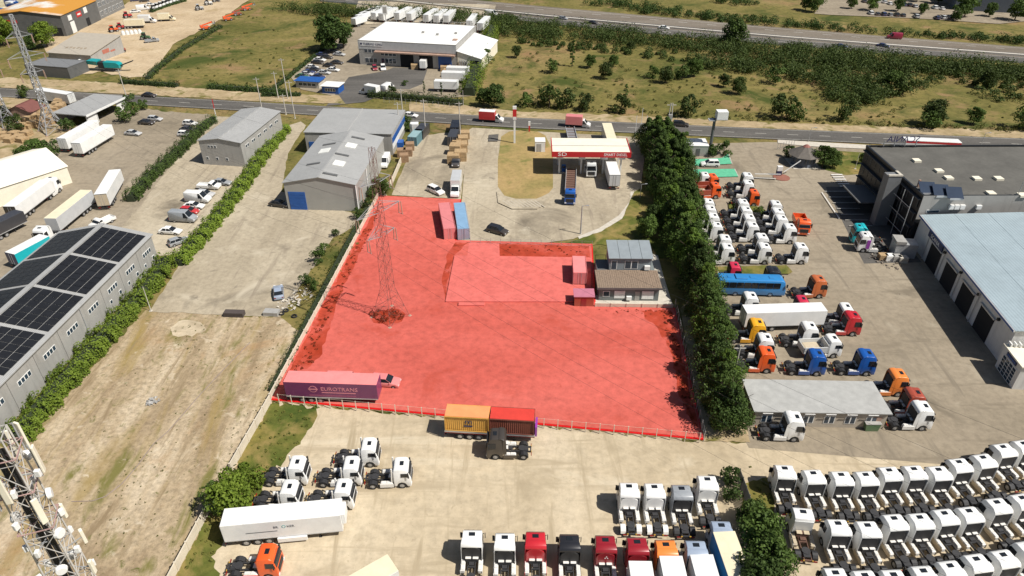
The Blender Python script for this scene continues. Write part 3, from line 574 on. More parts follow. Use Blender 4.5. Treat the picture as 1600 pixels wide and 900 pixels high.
# low annex at the near end
b3 = empty('hall_annex', A + Vector((math.cos(rz9), math.sin(rz9), 0)) * (L9 + .5), a9, 'lower white annex with a glazed door below the blue roof', 'annex')
obj('wall', MB().box(0,5.5,-1.0,Wd,0,4.2).mesh('wall'), WALLW, b3); bx(b3, 'roof', CREAMM, -.1, 5.7, -1.2, Wd, 4.21, 4.4)
for k in range(26): bx(b3, 'roof_rib', WHITEM, .0, .9, -.7 + k*.7, -.5 + k*.7, 4.402, 5.0)
dw = bx(b3, 'glazed_door', WHITEM, .8, 4.8, -1.08, -1.004, .1, 3.1)
for i in range(4):
    for j in range(5): bx(b3, 'pane', WGLASS, .95 + i*.97, 1.75 + i*.97, -1.11, -1.081, .25 + j*.57, .7 + j*.57)
bx(b3, 'sign_board', NAVYT, 1.4, 4.2, -1.12, -1.004, 3.35, 3.9)
for k in range(5): bx(b3, 'sign_mark', BLUEM, 1.6 + k*.5, 1.95 + k*.5, -1.14, -1.121, 3.5, 3.78)
# container-size office by the trucks
A = place(1175,665.5); b = flat('flat_roofed_office', A, -1.6, 18.3, 6.2, 2.95, M('beige_render', (.42,.37,.3), .8, 0, .12), M('pale_membrane_roof', (.36,.36,.345), .8, 0, .16, .9), 'low beige office with a pale flat roof among the trucks', 'office', par=0, over=.35)
for k in range(6):
    x = 1.0 + k * 2.9; win(b, x, x + 1.5, .8, 2.2, 0, 2); bx(b, 'awning', WHITEM, x - .1, x + 1.3, -.45, -.36, 2.75, 2.85)
bx(b, 'door', BRONZE, 16.4, 17.6, -.06, -.004, 0, 2.2)
# gate kiosk with pyramid roof
A = place(1254,256); b = empty('gate_house', A, 0, 'round gate kiosk with a dark pyramid roof', 'kiosk')
n = 8; mb = MB().tube((0,0,0),(0,0,2.7),3.0,n=8); obj('wall', mb.mesh('wall'), M('blue_brick', (.1,.12,.16), .8), b)
mb = MB().tube((0,0,2.72),(0,0,4.6),4.1,.9,8); obj('roof', mb.mesh('roof'), M('brown_shingle', (.13,.115,.1), .85, 0, .25, 2), b)
mb = MB().tube((0,0,4.61),(0,0,5.1),.95,.3,8); obj('roof_cap', mb.mesh('roof_cap'), M('red_cap', (.25,.1,.08), .8), b)
for k in range(8):
    a = R(22.5 + 45*k + 22.5) ; o = obj('window', UNIT, WGLASS, b, (2.8*math.cos(a), 2.8*math.sin(a), 1.7), (0, 0, a), (.12, 1.3, 1.2))
bx(b, 'plinth', CONC, -3.4, 3.4, -3.4, 3.4, 0, .12)
# container cabin near the street
b = flat('grey_cabin', place(1062,244), -2, 7, 5, 2.8, GREYW, WHITEM, 'grey flat topped cabin by the green bays', 'cabin', par=0, over=.1)
win(b, 1, 2, 1, 2, 0, 1); bx(b, 'door', DGREY, 4, 5, -.05, -.004, 0, 2.1)
# plant hire buildings, top left
A = place(105,57); rz = 37
u = Vector((math.cos(R(0)), math.sin(R(0)), 0))
pB = place(155,33); rz = ang(A, pB)
b = empty('dark_grey_hall', A, rz, 'dark grey hall with a half rusty roof, top left', 'hall')
Lh = (pB - A).length + 2; Wh = 30; e = 8.0
mb = MB().add([(0,0,0),(0,Wh,0),(0,Wh,e),(0,Wh/2,e+1.8),(0,0,e),(Lh,0,0),(Lh,Wh,0),(Lh,Wh,e),(Lh,Wh/2,e+1.8),(Lh,0,e)], [(4,3,2,1,0),(5,6,7,8,9),(0,5,9,4),(2,7,6,1)])
obj('wall', mb.mesh('wall'), DGREY, b)
RUSTR = GM('rust_streaked_roof', [(.62,.62,.6), (.66,.64,.6), (.7,.68,.64)], .05, 1.0, [((.5,.24,.04), .035, .42, .5)], bump=.05, rough=.5)
for s in (0, 1):
    y0, y1 = (-.3, Wh/2) if s == 0 else (Wh+.3, Wh/2)
    mb = MB().add([(-.4,y0,e+.02),(Lh+.2,y0,e+.02),(Lh+.2,y1,e+1.83),(-.4,y1,e+1.83),(-.4,y0,e+.16),(Lh+.2,y0,e+.16),(Lh+.2,y1,e+1.97),(-.4,y1,e+1.97)], [(0,3,2,1),(4,5,6,7),(0,1,5,4),(1,2,6,5),(2,3,7,6),(3,0,4,7)])
    obj('roof', mb.mesh('roof'), RUSTR, b)
bx(b, 'door', WHITEM, 5, 8.2, -.08, -.004, 0, 4.4); bx(b, 'sign_board', WHITEM, 4.6, 7.4, -.08, -.004, 5, 7); sgn = bx(b, 'sign_board', REDM, 11.2, 15, -.1, -.004, 4.9, 6.9)
bx(b, 'sign_mark', WHITEM, 11.9, 14.3, -.12, -.102, 5.6, 6.2); bx(b, 'sign_board', WHITEM, 17.4, 20, -.08, -.004, 5.2, 7.4); bx(b, 'doorway', VOIDM, 17.2, 20, -.08, -.004, 0, 3.2)
bx(b, 'sign_board', REDM, -.08, -.004, 18, 24, 5.2, 6.4); bx(b, 'doorway', VOIDM, -.06, -.004, 1.2, 5, 0, 3.4)
for k in range(4): bx(b, 'window', WGLASS, -.06, -.004, 6 + k*1.7, 7 + k*1.7, 4.6, 5.8)
b4 = empty('office_wing', A + Vector((math.cos(R(rz)), math.sin(R(rz)), 0)) * (Lh + .2), rz, 'grey two storey office wing behind the dark hall', 'office')
obj('wall', MB().box(0,24,.5,14,0,8.2).mesh('wall'), M('mid_grey_wall', (.19,.19,.185), .7), b4); bx(b4, 'roof', GREYR, -.2, 24.2, .3, 14.2, 8.21, 8.4)
for r_ in range(2):
    for k in range(6): win(b4, 1.5 + k*3.8, 4 + k*3.8, 1.3 + r_*3.6, 3.2 + r_*3.6, .5, 3)
# beige shed and dark flat building in front
A = place(79,91,0); b = empty('beige_shed', place(80,97), -12.5, 'beige roofed shed with a painted gable, top left', 'shed')
Lq, Dq = 17.5, 17
mb = MB().add([(0,0,0),(Lq,0,0),(Lq,0,3.4),(0,0,3.4),(0,Dq,0),(Lq,Dq,0),(Lq,Dq,6.2),(0,Dq,6.2)], [(0,1,2,3),(7,6,5,4),(1,5,6,2),(3,7,4,0)])
obj('wall', mb.mesh('wall'), GREYW, b)
mb = MB().add([(-.4,-.4,3.35),(Lq+.3,-.4,3.35),(Lq+.3,Dq+.3,6.27),(-.4,Dq+.3,6.27),(-.4,-.4,3.5),(Lq+.3,-.4,3.5),(Lq+.3,Dq+.3,6.42),(-.4,Dq+.3,6.42)], [(0,3,2,1),(4,5,6,7),(0,1,5,4),(1,2,6,5),(2,3,7,6),(3,0,4,7)])
obj('roof', mb.mesh('roof'), M('beige_roof', (.38,.34,.28), .7, 0, .1), b)
FADE = M('faded_lettering', (.28,.23,.17), .8); REDF = M('faded_red_print', (.4,.14,.1), .7)
for k in range(6):
    y = 4.4; obj('faded_mark', UNIT, FADE, b, (4.6 + k*1.5, y + .3*(k % 2), 3.45 + (y + .3*(k % 2) + .4) * 2.92/17.4 + .07), (math.atan2(2.92, 17.4), 0, .3*(k % 3)), (.9, 1.3, .02))
bx(b, 'faded_mark', REDF, Lq+.004, Lq+.03, 6, 9.5, 2.2, 3.6); bx(b, 'faded_mark', REDF, Lq+.004, Lq+.03, 10, 12.5, 2.0, 2.6)
b = flat('dark_flat_building', place(44,118), -13, 17, 9, 3.6, DGREY, M('dark_roof_felt', (.17,.175,.18), .8), 'low dark building with a flat roof beside the street', 'building', par=.15)
# open-sided shed and cream tent on the left
A = place(98,205); B_ = place(142,200); rz = 38
b = empty('open_shed', place(141,199), ang(place(141,199), place(187,176)), 'open sided shed with a pale flat roof, far left', 'shed')
bx(b, 'roof', GREYR, -.4, 17, -.3, 11, 3.3, 3.55); bx(b, 'fascia', WHITEM, -.45, 17.05, -.4, -.305, 3.1, 3.7)
for x in (0, 4, 12.4, 16.4): bx(b, 'post', WHITEM, x, x+.2, .2, .4, 0, 3.3)
bx(b, 'wall', WHITEM, 12.6, 16.4, .15, .19, 0, 3.2); bx(b, 'wall', WHITEM, .3, 3.8, .15, .19, 0, 3.2); bx(b, 'back_wall', GREYW, 0, 16.6, 10.4, 10.6, 0, 3.3)
A = place(-70,330); b = gable('cream_tent_hall', place(-75,322), 62, 17, 26, 4.2, 6.6, CREAMM, M('cream_tarp', (.8,.75,.64), .7, 0, .06), 'cream tarpaulin hall at the left edge', 'tent', 'y')
b.rotation_euler.z = R(-36); b.location = place(-128,318)
b = gable('brown_roof_hut', place(14,186), -10, 8, 6, 2.4, 4, BRONZE, M('dark_red_roof', (.16,.06,.05), .8), 'small dark red roofed hut among the pallets', 'hut', 'y')
# far dark building, top right
b = flat('far_blue_grey_hall', place(1490,16), -17, 70, 30, 9, M('blue_grey_wall_far', (.1,.12,.15), .6), TAR, 'blue grey hall beyond the far car park', 'hall', par=0)

# ------------------------------------------------------------------ trees, hedges, scrub
LF_DARK = LEAF('leaf_dark', (.018,.04,.007), (.065,.105,.022)); LF_MID = LEAF('leaf_mid', (.03,.06,.01), (.09,.14,.028)); LF_HEDGE = LEAF('leaf_bright', (.075,.13,.012), (.2,.27,.035), .35)
LF_SCRUB = LEAF('leaf_scrub', (.017,.036,.006), (.066,.092,.02)); LF_DRY = LEAF('leaf_dry', (.14,.13,.03), (.3,.25,.08))
LF_ROW = LEAF('leaf_row', (.035,.078,.01), (.125,.19,.028)); LF_FIELD = LEAF('leaf_field', (.06,.07,.016), (.15,.145,.04))
rng = np.random.default_rng(5)
def unit(n):
    d = rng.normal(size=(n, 3)); return d / np.linalg.norm(d, axis=1)[:, None]
def leaf_arrays(pos, nor, size):
    """a bent quad per leaf"""
    n = len(pos); a = np.cross(nor, unit(n)); a /= np.linalg.norm(a, axis=1)[:, None] + 1e-9; b = np.cross(nor, a); b /= np.linalg.norm(b, axis=1)[:, None] + 1e-9
    s = (size * rng.uniform(.55, 1.25, n))[:, None]; l = s * rng.uniform(.5, .8, n)[:, None]
    return np.stack([pos - a*s*.5, pos - b*l*.5 + nor*s*.08, pos + a*s*.5, pos + b*l*.5 + nor*s*.08], 1).reshape(-1, 3)
def quad_mesh(name, v):
    m = bpy.data.meshes.new(name); n = len(v) // 4
    m.vertices.add(len(v)); m.vertices.foreach_set('co', v.astype(np.float32).ravel()); m.loops.add(4*n); m.loops.foreach_set('vertex_index', np.arange(4*n, dtype=np.int32))
    m.polygons.add(n); m.polygons.foreach_set('loop_start', np.arange(0, 4*n, 4, dtype=np.int32)); m.polygons.foreach_set('loop_total', np.full(n, 4, dtype=np.int32))
    m.update(calc_edges=True); m.materials.append(None); return m
def clump(c, r, n, size, flat_=1.0):
    d = unit(n); d[:, 2] = np.abs(d[:, 2]) * 1.2 - .35; d /= np.linalg.norm(d, axis=1)[:, None]
    rad = r * rng.uniform(.62, 1.06, n)[:, None]
    nor = d + .75 * unit(n); nor /= np.linalg.norm(nor, axis=1)[:, None]
    return leaf_arrays(np.asarray(c) + d * rad * np.array([1, 1, flat_]), nor, size)
def crown_mesh(name, R0, z0, z1, nb, nl, size, prof):
    """lumpy crown: nb leaf clumps spread through a body of revolution whose radius is R0*prof(t)"""
    out = []
    for i in range(nb):
        t = (i + rng.uniform(0, 1)) / nb; a = rng.uniform(0, 2*math.pi); w_ = R0 * prof(t); rr = w_ * math.sqrt(rng.uniform(.05, .62)); br = max(.35, w_ * rng.uniform(.38, .6))
        out.append(clump((rr*math.cos(a), rr*math.sin(a), z0 + (z1-z0)*t), br, nl // nb, size))
    return quad_mesh(name, np.concatenate(out))
rnd = lambda t: math.sin(math.pi * min(1, .12 + .86*t)) ** .55
col_ = lambda t: (.55 + .45*math.sin(math.pi*min(1, t*1.15+.05))) * (1 - .55*t**2)
pop = lambda t: (.5 + .5*math.sin(math.pi*t)) * (1 - .5*t)
CR_ROW = [crown_mesh('row_crown', 3.3, .3, 7.8, 42, 10500, .31, col_) for _ in range(4)]
CR_RND = [crown_mesh('round_crown', 2.6, 1.0, 5.2, 18, 3400, .4, rnd) for _ in range(4)]
CR_POP = [crown_mesh('poplar_crown', 1.1, .8, 8, 14, 1100, .38, pop) for _ in range(2)]
CR_BSH = [crown_mesh('bush_crown', 1.25, .25, 1.9, 8, 900, .24, rnd) for _ in range(3)]
def trunk_mesh(name, h, r, limbs):
    mb = MB().tube((0,0,-.1), (.05*h*.2, 0, h), r, r*.45, 7); q = random.Random(len(name) + int(h*10))
    for k in range(limbs):
        z = h * q.uniform(.35, .9); a = q.uniform(0, 6.28); l = h * q.uniform(.25, .45)
        mb.tube((0,0,z), (l*math.cos(a), l*math.sin(a), z + l*.9), r*.4, r*.12, 5)
    return mb.mesh(name)
TR_ROW = trunk_mesh('row_trunk', 6, .2, 7); TR_RND = trunk_mesh('round_trunk', 3.6, .16, 6); TR_POP = trunk_mesh('poplar_trunk', 7, .12, 4); TR_BSH = trunk_mesh('bush_stem', 1.2, .06, 5)
KIT = dict(row=(CR_ROW, TR_ROW, 'crown', 'trunk'), round=(CR_RND, TR_RND, 'crown', 'trunk'), pop=(CR_POP, TR_POP, 'crown', 'trunk'), bush=(CR_BSH, TR_BSH, 'foliage', 'stem'))
def tree(name, kind, loc, s, mat, label, cat='tree', group=None, sz=None):
    t = empty(name, loc, random.uniform(0, 360), label, cat, group); t.scale = (s, s, sz or s); c, tr, cn, tn = KIT[kind]
    obj(cn, random.choice(c), mat, t); obj(tn, tr, BARK, t); return t
# tall tree row along the right side of the red lot
ROWPX = [(1136,668),(1122,640),(1128,612),(1112,590),(1116,562),(1104,540),(1106,516),(1095,494),(1097,474),(1084,456),(1086,440),(1073,424),(1078,408),(1062,396),(1070,380),(1054,368),(1064,354),(1048,342),(1058,330),(1044,320),(1055,308),(1038,300),(1050,290),(1035,282),(1047,274),(1032,267),(1044,260),(1028,253),(1040,247),(1026,241),(1036,236),(1024,231)]
for i, p in enumerate(ROWPX):
    g = place(*p); s = random.uniform(.96, 1.16) * (1.0 if i < 9 else 1.05)
    tree('row_tree', 'row', g + Vector((random.uniform(-.3,.3), 0, 0)), s, (LF_DARK, LF_MID, LF_ROW)[(i*7) % 3], 'tall dark green tree in the row beside the red lot, %s from the near end' % ORD[i], 'tree', 'trees of the tall row')
for i, p in enumerate([(1026,262),(1062,276),(1018,248),(1066,292),(1060,262),(1024,280),(1068,310),(1030,296),(1070,330),(1072,350),(1034,318),(1052,248),(1078,372),(1010,236)]):
    tree('row_tree', 'row', place(*p), random.uniform(.95, 1.2), LF_DARK if i % 2 else LF_MID, 'dark tree in the clump at the street end of the row', 'tree', 'trees of the wide upper clump')
# trees by the station and house
for px, py, k, s, m_, lab in ((1012,372,'round',.95,LF_MID,'round tree leaning on the tall row above the small house'),(1020,345,'round',.7,LF_DARK,'smaller dark tree left of the tall row near the forecourt'),
        (1152,335,'bush',1.3,LF_MID,'bush among the white tractor cluster, left'),(1185,338,'bush',1.1,LF_MID,'bush among the white tractor cluster, right'),(1284,262,'round',1.05,LF_MID,'leafy tree right of the gate kiosk'),(1300,262,'round',.8,LF_MID,'second leafy tree right of the gate kiosk'),(1232,246,'bush',1.5,LF_DARK,'clipped bush left of the gate kiosk'),
        (1349,256,'round',.55,LF_DARK,'small tree beside the black office block'),(1130,243,'bush',1.9,LF_MID,'rounded shrub on the kerb island by the green bays'),(1112,244,'bush',1.4,LF_MID,'low shrub under the billboard pole'),
        (596,306,'round',.85,LF_MID,'green tree behind the lot corner beside the grey warehouse'),(632,205,'round',.85,LF_MID,'tree between the blue walled building and the street'),
        (75,74,'round',1.75,LF_HEDGE,'bright round tree in front of the dark grey hall'),(8,72,'round',2.0,LF_HEDGE,'large bright tree at the top left edge'),(52,78,'round',1.0,LF_DARK,'dark bush under the left pylon by the hall'),
        (522,82,'round',2.5,LF_DARK,'big dark tree left of the white roofed depot'),(537,74,'round',1.7,LF_DARK,'dark tree touching the depot trailers'),(510,76,'round',1.6,LF_MID,'tree at the field side of the big dark tree'),
        (772,168,'round',1.3,LF_DARK,'dark round tree at the street right of the depot'),(755,166,'round',1.0,LF_DARK,'smaller dark tree at the depot hedge end'),
        (634,134,'bush',.9,LF_DARK,'small conifer at the depot hedge, leftmost'),(663,146,'pop',.5,LF_DARK,'small conifer at the depot hedge, middle'),(690,150,'pop',.55,LF_DARK,'small conifer at the depot hedge, rightmost'),(612,148,'bush',1.4,LF_SCRUB,'brownish shrub at the depot hedge'),
        (205,168,'bush',2.0,LF_DARK,'dark shrub at the pole beside the street, left'),(212,180,'bush',1.8,LF_MID,'green shrub by the parked black car, left'),(196,192,'bush',2.2,LF_MID,'wide shrub behind the open shed'),(225,172,'bush',1.5,LF_MID,'small shrub near the street kerb, left'),
        (60,250,'round',1.0,LF_MID,'bushy tree behind the white trailer, left'),(42,256,'round',.85,LF_MID,'bushy tree left of the white trailer'),(82,246,'bush',2.2,LF_DARK,'dark bush at the foot of the left pylon'),(105,206,'bush',1.8,LF_DARK,'dark bush behind the left pylon leg'),
        (10,188,'round',.8,LF_SCRUB,'scrubby tree at the left edge below the street'),(28,204,'bush',2.2,LF_SCRUB,'scrub bush beside the timber stacks'),(40,152,'bush',1.8,LF_SCRUB,'scrub bush near the far left street'),
        (365,800,'round',1.12,LF_HEDGE,'big bright green bush on the boundary wall, lower left'),(345,796,'bush',2.0,LF_MID,'darker bush at the left foot of the big bright bush'),(388,768,'bush',2.0,LF_HEDGE,'bright bush right behind the big bright bush'),
        (1183,858,'round',1.05,LF_MID,'dense green tree below the slatted fence'),(1196,900,'round',1.1,LF_MID,'dense green tree at the bottom edge, right of centre'),(1172,822,'round',.75,LF_MID,'shorter green tree nearest the slatted fence'),(1178,930,'round',1.1,LF_DARK,'dark tree cut by the bottom edge'),
        (1141,756,'bush',1.3,LF_DARK,'dark bush left of the slatted fence'),(1144,782,'bush',1.1,LF_DARK,'small dark bush below the slatted fence end'),
        (497,410,'bush',1.3,LF_MID,'green bush on the strip beside the concrete drive, upper'),(508,396,'bush',1.1,LF_MID,'green bush next to the upper strip bush'),(524,370,'bush',.8,LF_DARK,'small bush on the strip near the warehouse corner'),(478,446,'bush',1.1,LF_DARK,'bush above the silver car'),(492,452,'bush',.9,LF_MID,'small bush right above the silver car'),
        (560,342,'bush',1.2,LF_DARK,'bush at the warehouse corner'),(575,325,'bush',1.1,LF_DARK,'bush along the warehouse side wall'),(582,310,'bush',1.2,LF_MID,'bush along the warehouse side wall, far end')):
    tree('shrub' if k == 'bush' else 'tree', k, place(px, py), s, m_, lab, 'shrub' if k == 'bush' else 'tree')
# field trees beyond the street
FT = [(807,90,'round',.8),(862,114,'bush',2.2),(894,104,'pop',1.15),(922,106,'round',.85),(945,123,'round',1.0),(958,104,'round',.75),(985,80,'round',.7),(1019,122,'bush',2.0),(1040,130,'round',1.0),(1066,124,'bush',2.2),(1084,120,'round',1.15),(1130,136,'round',.8),(1152,147,'round',1.0),(976,168,'pop',.9),
      (970,176,'bush',2.6),(822,166,'bush',2.0),(858,168,'bush',3.2),(885,170,'bush',2.8),(915,172,'bush',2.4),(1075,182,'bush',3.0),(1145,74,'round',1.9),(1220,186,'bush',3.4),(1240,188,'bush',2.4),(1322,188,'bush',3.0),(1455,196,'round',1.35),(1448,200,'bush',2.6),(1520,194,'round',.9),(1540,138,'round',1.15),(1598,202,'bush',3.4),(1390,142,'round',1.2),(1410,148,'bush',3.0),(1212,130,'bush',2.6),(760,100,'bush',2.5)]
for i, (px, py, k, s) in enumerate(sorted(FT)):
    tree('field_tree', k, place(px, py), s, LF_SCRUB if i % 2 else LF_MID, '%s green field tree or shrub beyond the street, %s from the left' % ('bushy' if k == 'bush' else 'slim' if k == 'pop' else 'round', ORD[i]), 'tree', 'trees in the field beyond the street')
# trees of the far car park and beyond
FP = [(1258,16,'round',1.2),(1272,19,'round',1.4),(1330,14,'round',1.0),(1360,17,'round',1.2),(1402,18,'round',1.1),(1440,23,'round',.9),(1506,28,'round',1.9),(1494,32,'bush',3),(1545,26,'round',1.1),(1585,32,'round',1.7),(1432,3,'round',1.2),(1465,6,'round',1.5),(1500,8,'round',1.5)]
for i, (px, py, k, s) in enumerate(sorted(FP)):
    tree('car_park_tree', k, place(px, py), s, LF_DARK if py < 10 else LF_MID, 'tree round the far car park, %s from the left' % ORD[i], 'tree', 'trees round the far car park')
def hedge(name, pts, wd, ht, mat, label, dens=150, leaf=.3, cat='hedge', px=True):
    P_ = [place(*p) if px else Vector((*p, 0)) for p in pts]; e = empty(name, P_[0], 0, label, cat); out = []; mb = MB()
    for a, b_ in zip(P_, P_[1:]):
        a = a - P_[0]; b_ = b_ - P_[0]; d = b_ - a; L = d.length; d.normalize(); n_ = Vector((-d.y, d.x, 0)); N = int(L * dens)
        t = rng.uniform(0, L, N); wob_ = 1 + .22*np.sin(t*1.1 + a.x) + .16*np.sin(t*2.9 + 1.3) + rng.normal(0, .08, N); ph = rng.uniform(-.15, math.pi + .15, N)
        cx = np.cos(ph); sz_ = np.sin(ph); ex = np.sign(cx) * np.abs(cx)**.6 * wd/2 * wob_; hz_ = np.maximum(.1, np.abs(sz_)**.6 * ht * wob_ * rng.uniform(.8, 1.05, N)); low = rng.random(N) < .3
        hz_[low] = hz_[low] * rng.uniform(.1, 1, low.sum())
        pos = np.stack([a.x + d.x*t + n_.x*ex, a.y + d.y*t + n_.y*ex, hz_], 1)
        nor = np.stack([n_.x*cx, n_.y*cx, np.maximum(sz_, .2)], 1) + .7*unit(N); nor /= np.linalg.norm(nor, axis=1)[:, None]
        out.append(leaf_arrays(pos, nor, leaf)); q = n_ * wd * .33; u = Vector((0, 0, ht*.72))
        mb.add([a-q, b_-q, b_+q, a+q, a-q*.7+u, b_-q*.7+u, b_+q*.7+u, a+q*.7+u], [(0,3,2,1),(4,5,6,7),(0,1,5,4),(1,2,6,5),(2,3,7,6),(3,0,4,7)])  # solid dark core added inside the leaves to block light through the gaps
    obj('foliage', quad_mesh('foliage', np.concatenate(out)), mat, e); obj('light_block_core', mb.mesh('light_block_core'), M('hedge_core', (.02,.03,.01), .9) if 'hedge_core' not in bpy.data.materials else bpy.data.materials['hedge_core'], e)
    return e
hedge('hedge', [(28,692),(60,650),(105,598),(160,536),(212,478),(246,438),(262,410)], 3.6, 2.0, LF_HEDGE, 'long bright hedge under the solar warehouse wall', 330, .36)
hedge('hedge', [(278,416),(312,378),(350,332),(382,290),(410,248),(448,202)], 3.0, 1.9, LF_HEDGE, 'bright overgrown hedge along the concrete drive', 320, .36)
hedge('hedge', [(205,316),(236,280),(280,240),(312,208)], 2.8, 2.2, LF_MID, 'green hedge between lorry yard and car yard', 260, .34)
hedge('hedge', [(312,206),(335,190)], 2.6, 2.2, LF_MID, 'short hedge beside the small grey building', 150, .34)
hedge('hedge', [(190,130),(230,133),(278,136)], 2.2, 1.7, LF_DARK, 'clipped dark hedge along the street, left one', 120, .4)
hedge('hedge', [(327,138),(372,141),(440,146),(445,147)], 2.4, 1.7, LF_DARK, 'clipped dark hedge along the street, right one', 120, .4)
hedge('hedge', [(230,124),(246,108),(285,78),(318,58),(345,42)], 2.6, 1.2, LF_SCRUB, 'ragged hedge between plant yard and field', 60, .45)
hedge('hedge', [(578,151),(640,156),(700,162),(722,165)], 3.0, 2.2, LF_SCRUB, 'hedge along the street before the depot', 120, .4)
hedge('hedge', [(733,150),(742,120),(752,90),(766,62),(770,48)], 5.5, 3.6, LF_HEDGE, 'overgrown tall hedge right of the depot', 90, .55)
hedge('hedge', [(410,150),(440,150),(470,150)], 2.0, 1.4, LF_DARK, 'low hedge by the utility poles', 100, .4)
hedge('hedge', [(415,150),(455,118),(505,78)], 1.6, 1.0, LF_DARK, 'low hedge between field and depot car park', 80, .4)
hedge('hedge', [(1001,228),(1058,233)], 2.5, 1.6, LF_DARK, 'dark hedge between station and grey cabin', 110, .4)
hedge('hedge', [(424,612),(452,560),(482,500),(508,450),(536,396),(574,326)], 1.5, .9, LF_SCRUB, 'ragged weeds along the left boundary wall of the red lot', 60, .25, 'weeds')
hedge('hedge', [(235,20),(262,10),(290,2)], 2.0, 1.0, LF_DARK, 'clipped hedge behind the parked farm machines', 60, .5)
# scrub mass along the motorway, one uncountable thicket
def inside(p, poly):
    c = False; j = len(poly) - 1
    for i in range(len(poly)):
        if (poly[i][1] > p[1]) != (poly[j][1] > p[1]) and p[0] < (poly[j][0]-poly[i][0])*(p[1]-poly[i][1])/(poly[j][1]-poly[i][1])+poly[i][0]: c = not c
        j = i
    return c
def thicket(name, polys, label, mat, size=.6, nl=130):
    out = []; q = random.Random(11)
    for poly, cnt, r0, r1 in polys:
        xs = [p[0] for p in poly]; ys = [p[1] for p in poly]; k = 0
        while k < cnt:
            p = (q.uniform(min(xs), max(xs)), q.uniform(min(ys), max(ys)))
            if not inside(p, poly): continue
            g = G(*p); r = q.uniform(r0, r1); out.append(clump((g.x, g.y, r*.55), r, nl, size, q.uniform(.7, 1.1))); k += 1
    return tag(obj(name, quad_mesh(name, np.concatenate(out)), mat), label, 'scrub', kind='stuff')
thicket('scrub', [([(800,36),(1000,58),(1200,76),(1400,94),(1620,112),(1620,130),(1500,122),(1420,118),(1300,112),(1240,106),(1180,100),(1080,84),(980,72),(900,66),(820,64)], 520, 1.8, 3.8),
                  ([(1060,90),(1200,100),(1300,116),(1360,130),(1400,150),(1360,165),(1300,160),(1280,135),(1200,118),(1100,108)], 170, 1.5, 3.4),
                  ([(430,14),(560,20),(640,18),(800,34),(800,46),(640,30),(560,30),(430,20)], 190, 1.8, 3.8), ([(770,34),(818,36),(816,60),(772,66)], 26, 1.6, 3.0), ([(1200,84),(1620,120),(1620,150),(1560,160),(1480,130),(1420,150),(1300,130),(1210,104)], 150, .8, 2.4), ([(800,62),(1060,84),(1100,104),(950,84),(820,74)], 70, .5, 1.6)], 'dense dark scrub along the near side of the motorway', LF_SCRUB)
thicket('scrub', [([(880,8),(960,12),(1010,24),(1130,36),(1330,52),(1600,70),(1600,66),(1330,46),(1130,26),(960,4)], 150, 1.2, 2.6), ([(1110,0),(1180,0),(1200,8),(1130,12)], 16, 1.2, 2.2)], 'low dark scrub on the far side of the motorway', LF_DARK)
thicket('weeds', [([(0,760),(60,700),(250,490),(440,500),(425,628),(280,890),(120,898)], 60, .03, .16), ([(400,500),(440,500),(425,628),(300,850),(270,850),(390,620)], 50, .04, .2), ([(190,740),(280,660),(300,690),(180,850),(130,890)], 26, .04, .18), ([(255,520),(330,500),(340,530),(300,560)], 26, .05, .3)], 'scattered weeds over the sandy vacant lot', LF_FIELD, .13, 14)
thicket('weeds', [([(425,632),(495,638),(465,695),(410,750),(330,880),(290,890)], 90, .08, .26), ([(470,430),(520,372),(560,350),(590,320),(560,385),(470,520)], 110, .1, .4), ([(1170,715),(1200,760),(1215,870),(1190,880)], 40, .1, .3)], 'weeds growing along the boundary wall and beds', LEAF('leaf_weed', (.07,.09,.016), (.17,.17,.04)), .2, 26)
thicket('scrub', [([(800,70),(1180,110),(1390,160),(1600,150),(1600,205),(1200,185),(800,165)], 230, .25, 1.0), ([(810,160),(960,170),(1200,184),(1600,203),(1600,208),(1200,191),(960,177),(810,170)], 130, .3, .9), ([(430,30),(500,70),(430,140),(280,130),(260,110),(390,20)], 60, .15, .5)], 'low grey green scrub scattered through the dry fields', LF_FIELD, .42, 40)
RW = LEAF('leaf_red_brown', (.1,.022,.006), (.3,.055,.02))
thicket('weeds', [([(578,490),(596,486),(620,484),(632,492),(626,503),(606,508),(586,505)], 60, .15, .6), ([(590,318),(600,318),(562,400),(528,470),(505,520),(490,570),(455,595),(478,540),(512,478),(552,396)], 170, .08, .35), ([(1030,490),(1048,490),(1070,590),(1090,670),(1078,660),(1062,610),(1050,550)], 90, .08, .35), ([(782,384),(918,387),(920,401),(784,400)], 50, .08, .3), ([(935,484),(1046,486),(1048,494),(940,492)], 40, .06, .25)], 'red brown weeds round the pylon foot and edges of the red lot', RW, .22, 30)

# ------------------------------------------------------------------ vehicles: each kind is a list of (part, mesh, material key, place, sub-parts)
def wheel_mesh(r, w_):
    n = 16; mb = MB(); A = []
    for y, rr in ((-w_/2, r*.62), (-w_/2, r*.93), (-w_*.38, r), (w_*.38, r), (w_/2, r*.93), (w_/2, r*.62)): A.append([(rr*math.cos(2*math.pi*i/n), y, rr*math.sin(2*math.pi*i/n)) for i in range(n)])
    for k in range(5): mb.add(A[k] + A[k+1], [(i, (i+1) % n, (i+1) % n + n, i + n) for i in range(n)])
    return mb.mesh('wheel', smooth=False)
def rim_mesh(r, w_): return MB().tube((0,-w_*.42,0),(0,w_*.42,0), r*.62, n=12).tube((0,-w_*.5,0),(0,w_*.5,0), r*.25, n=8).mesh('rim')
WH = {k: (wheel_mesh(r, w_), rim_mesh(r, w_)) for k, (r, w_) in dict(big=(.51,.3), dual=(.51,.6), car=(.32,.2), van=(.36,.22), tractor=(.8,.5)).items()}
def wheel(k, x, y, r): return ('wheel', WH[k][0], TYRE, (x, y, r), [('rim', WH[k][1], RIM, (0,0,0))])
def pm(fn): return fn(MB())
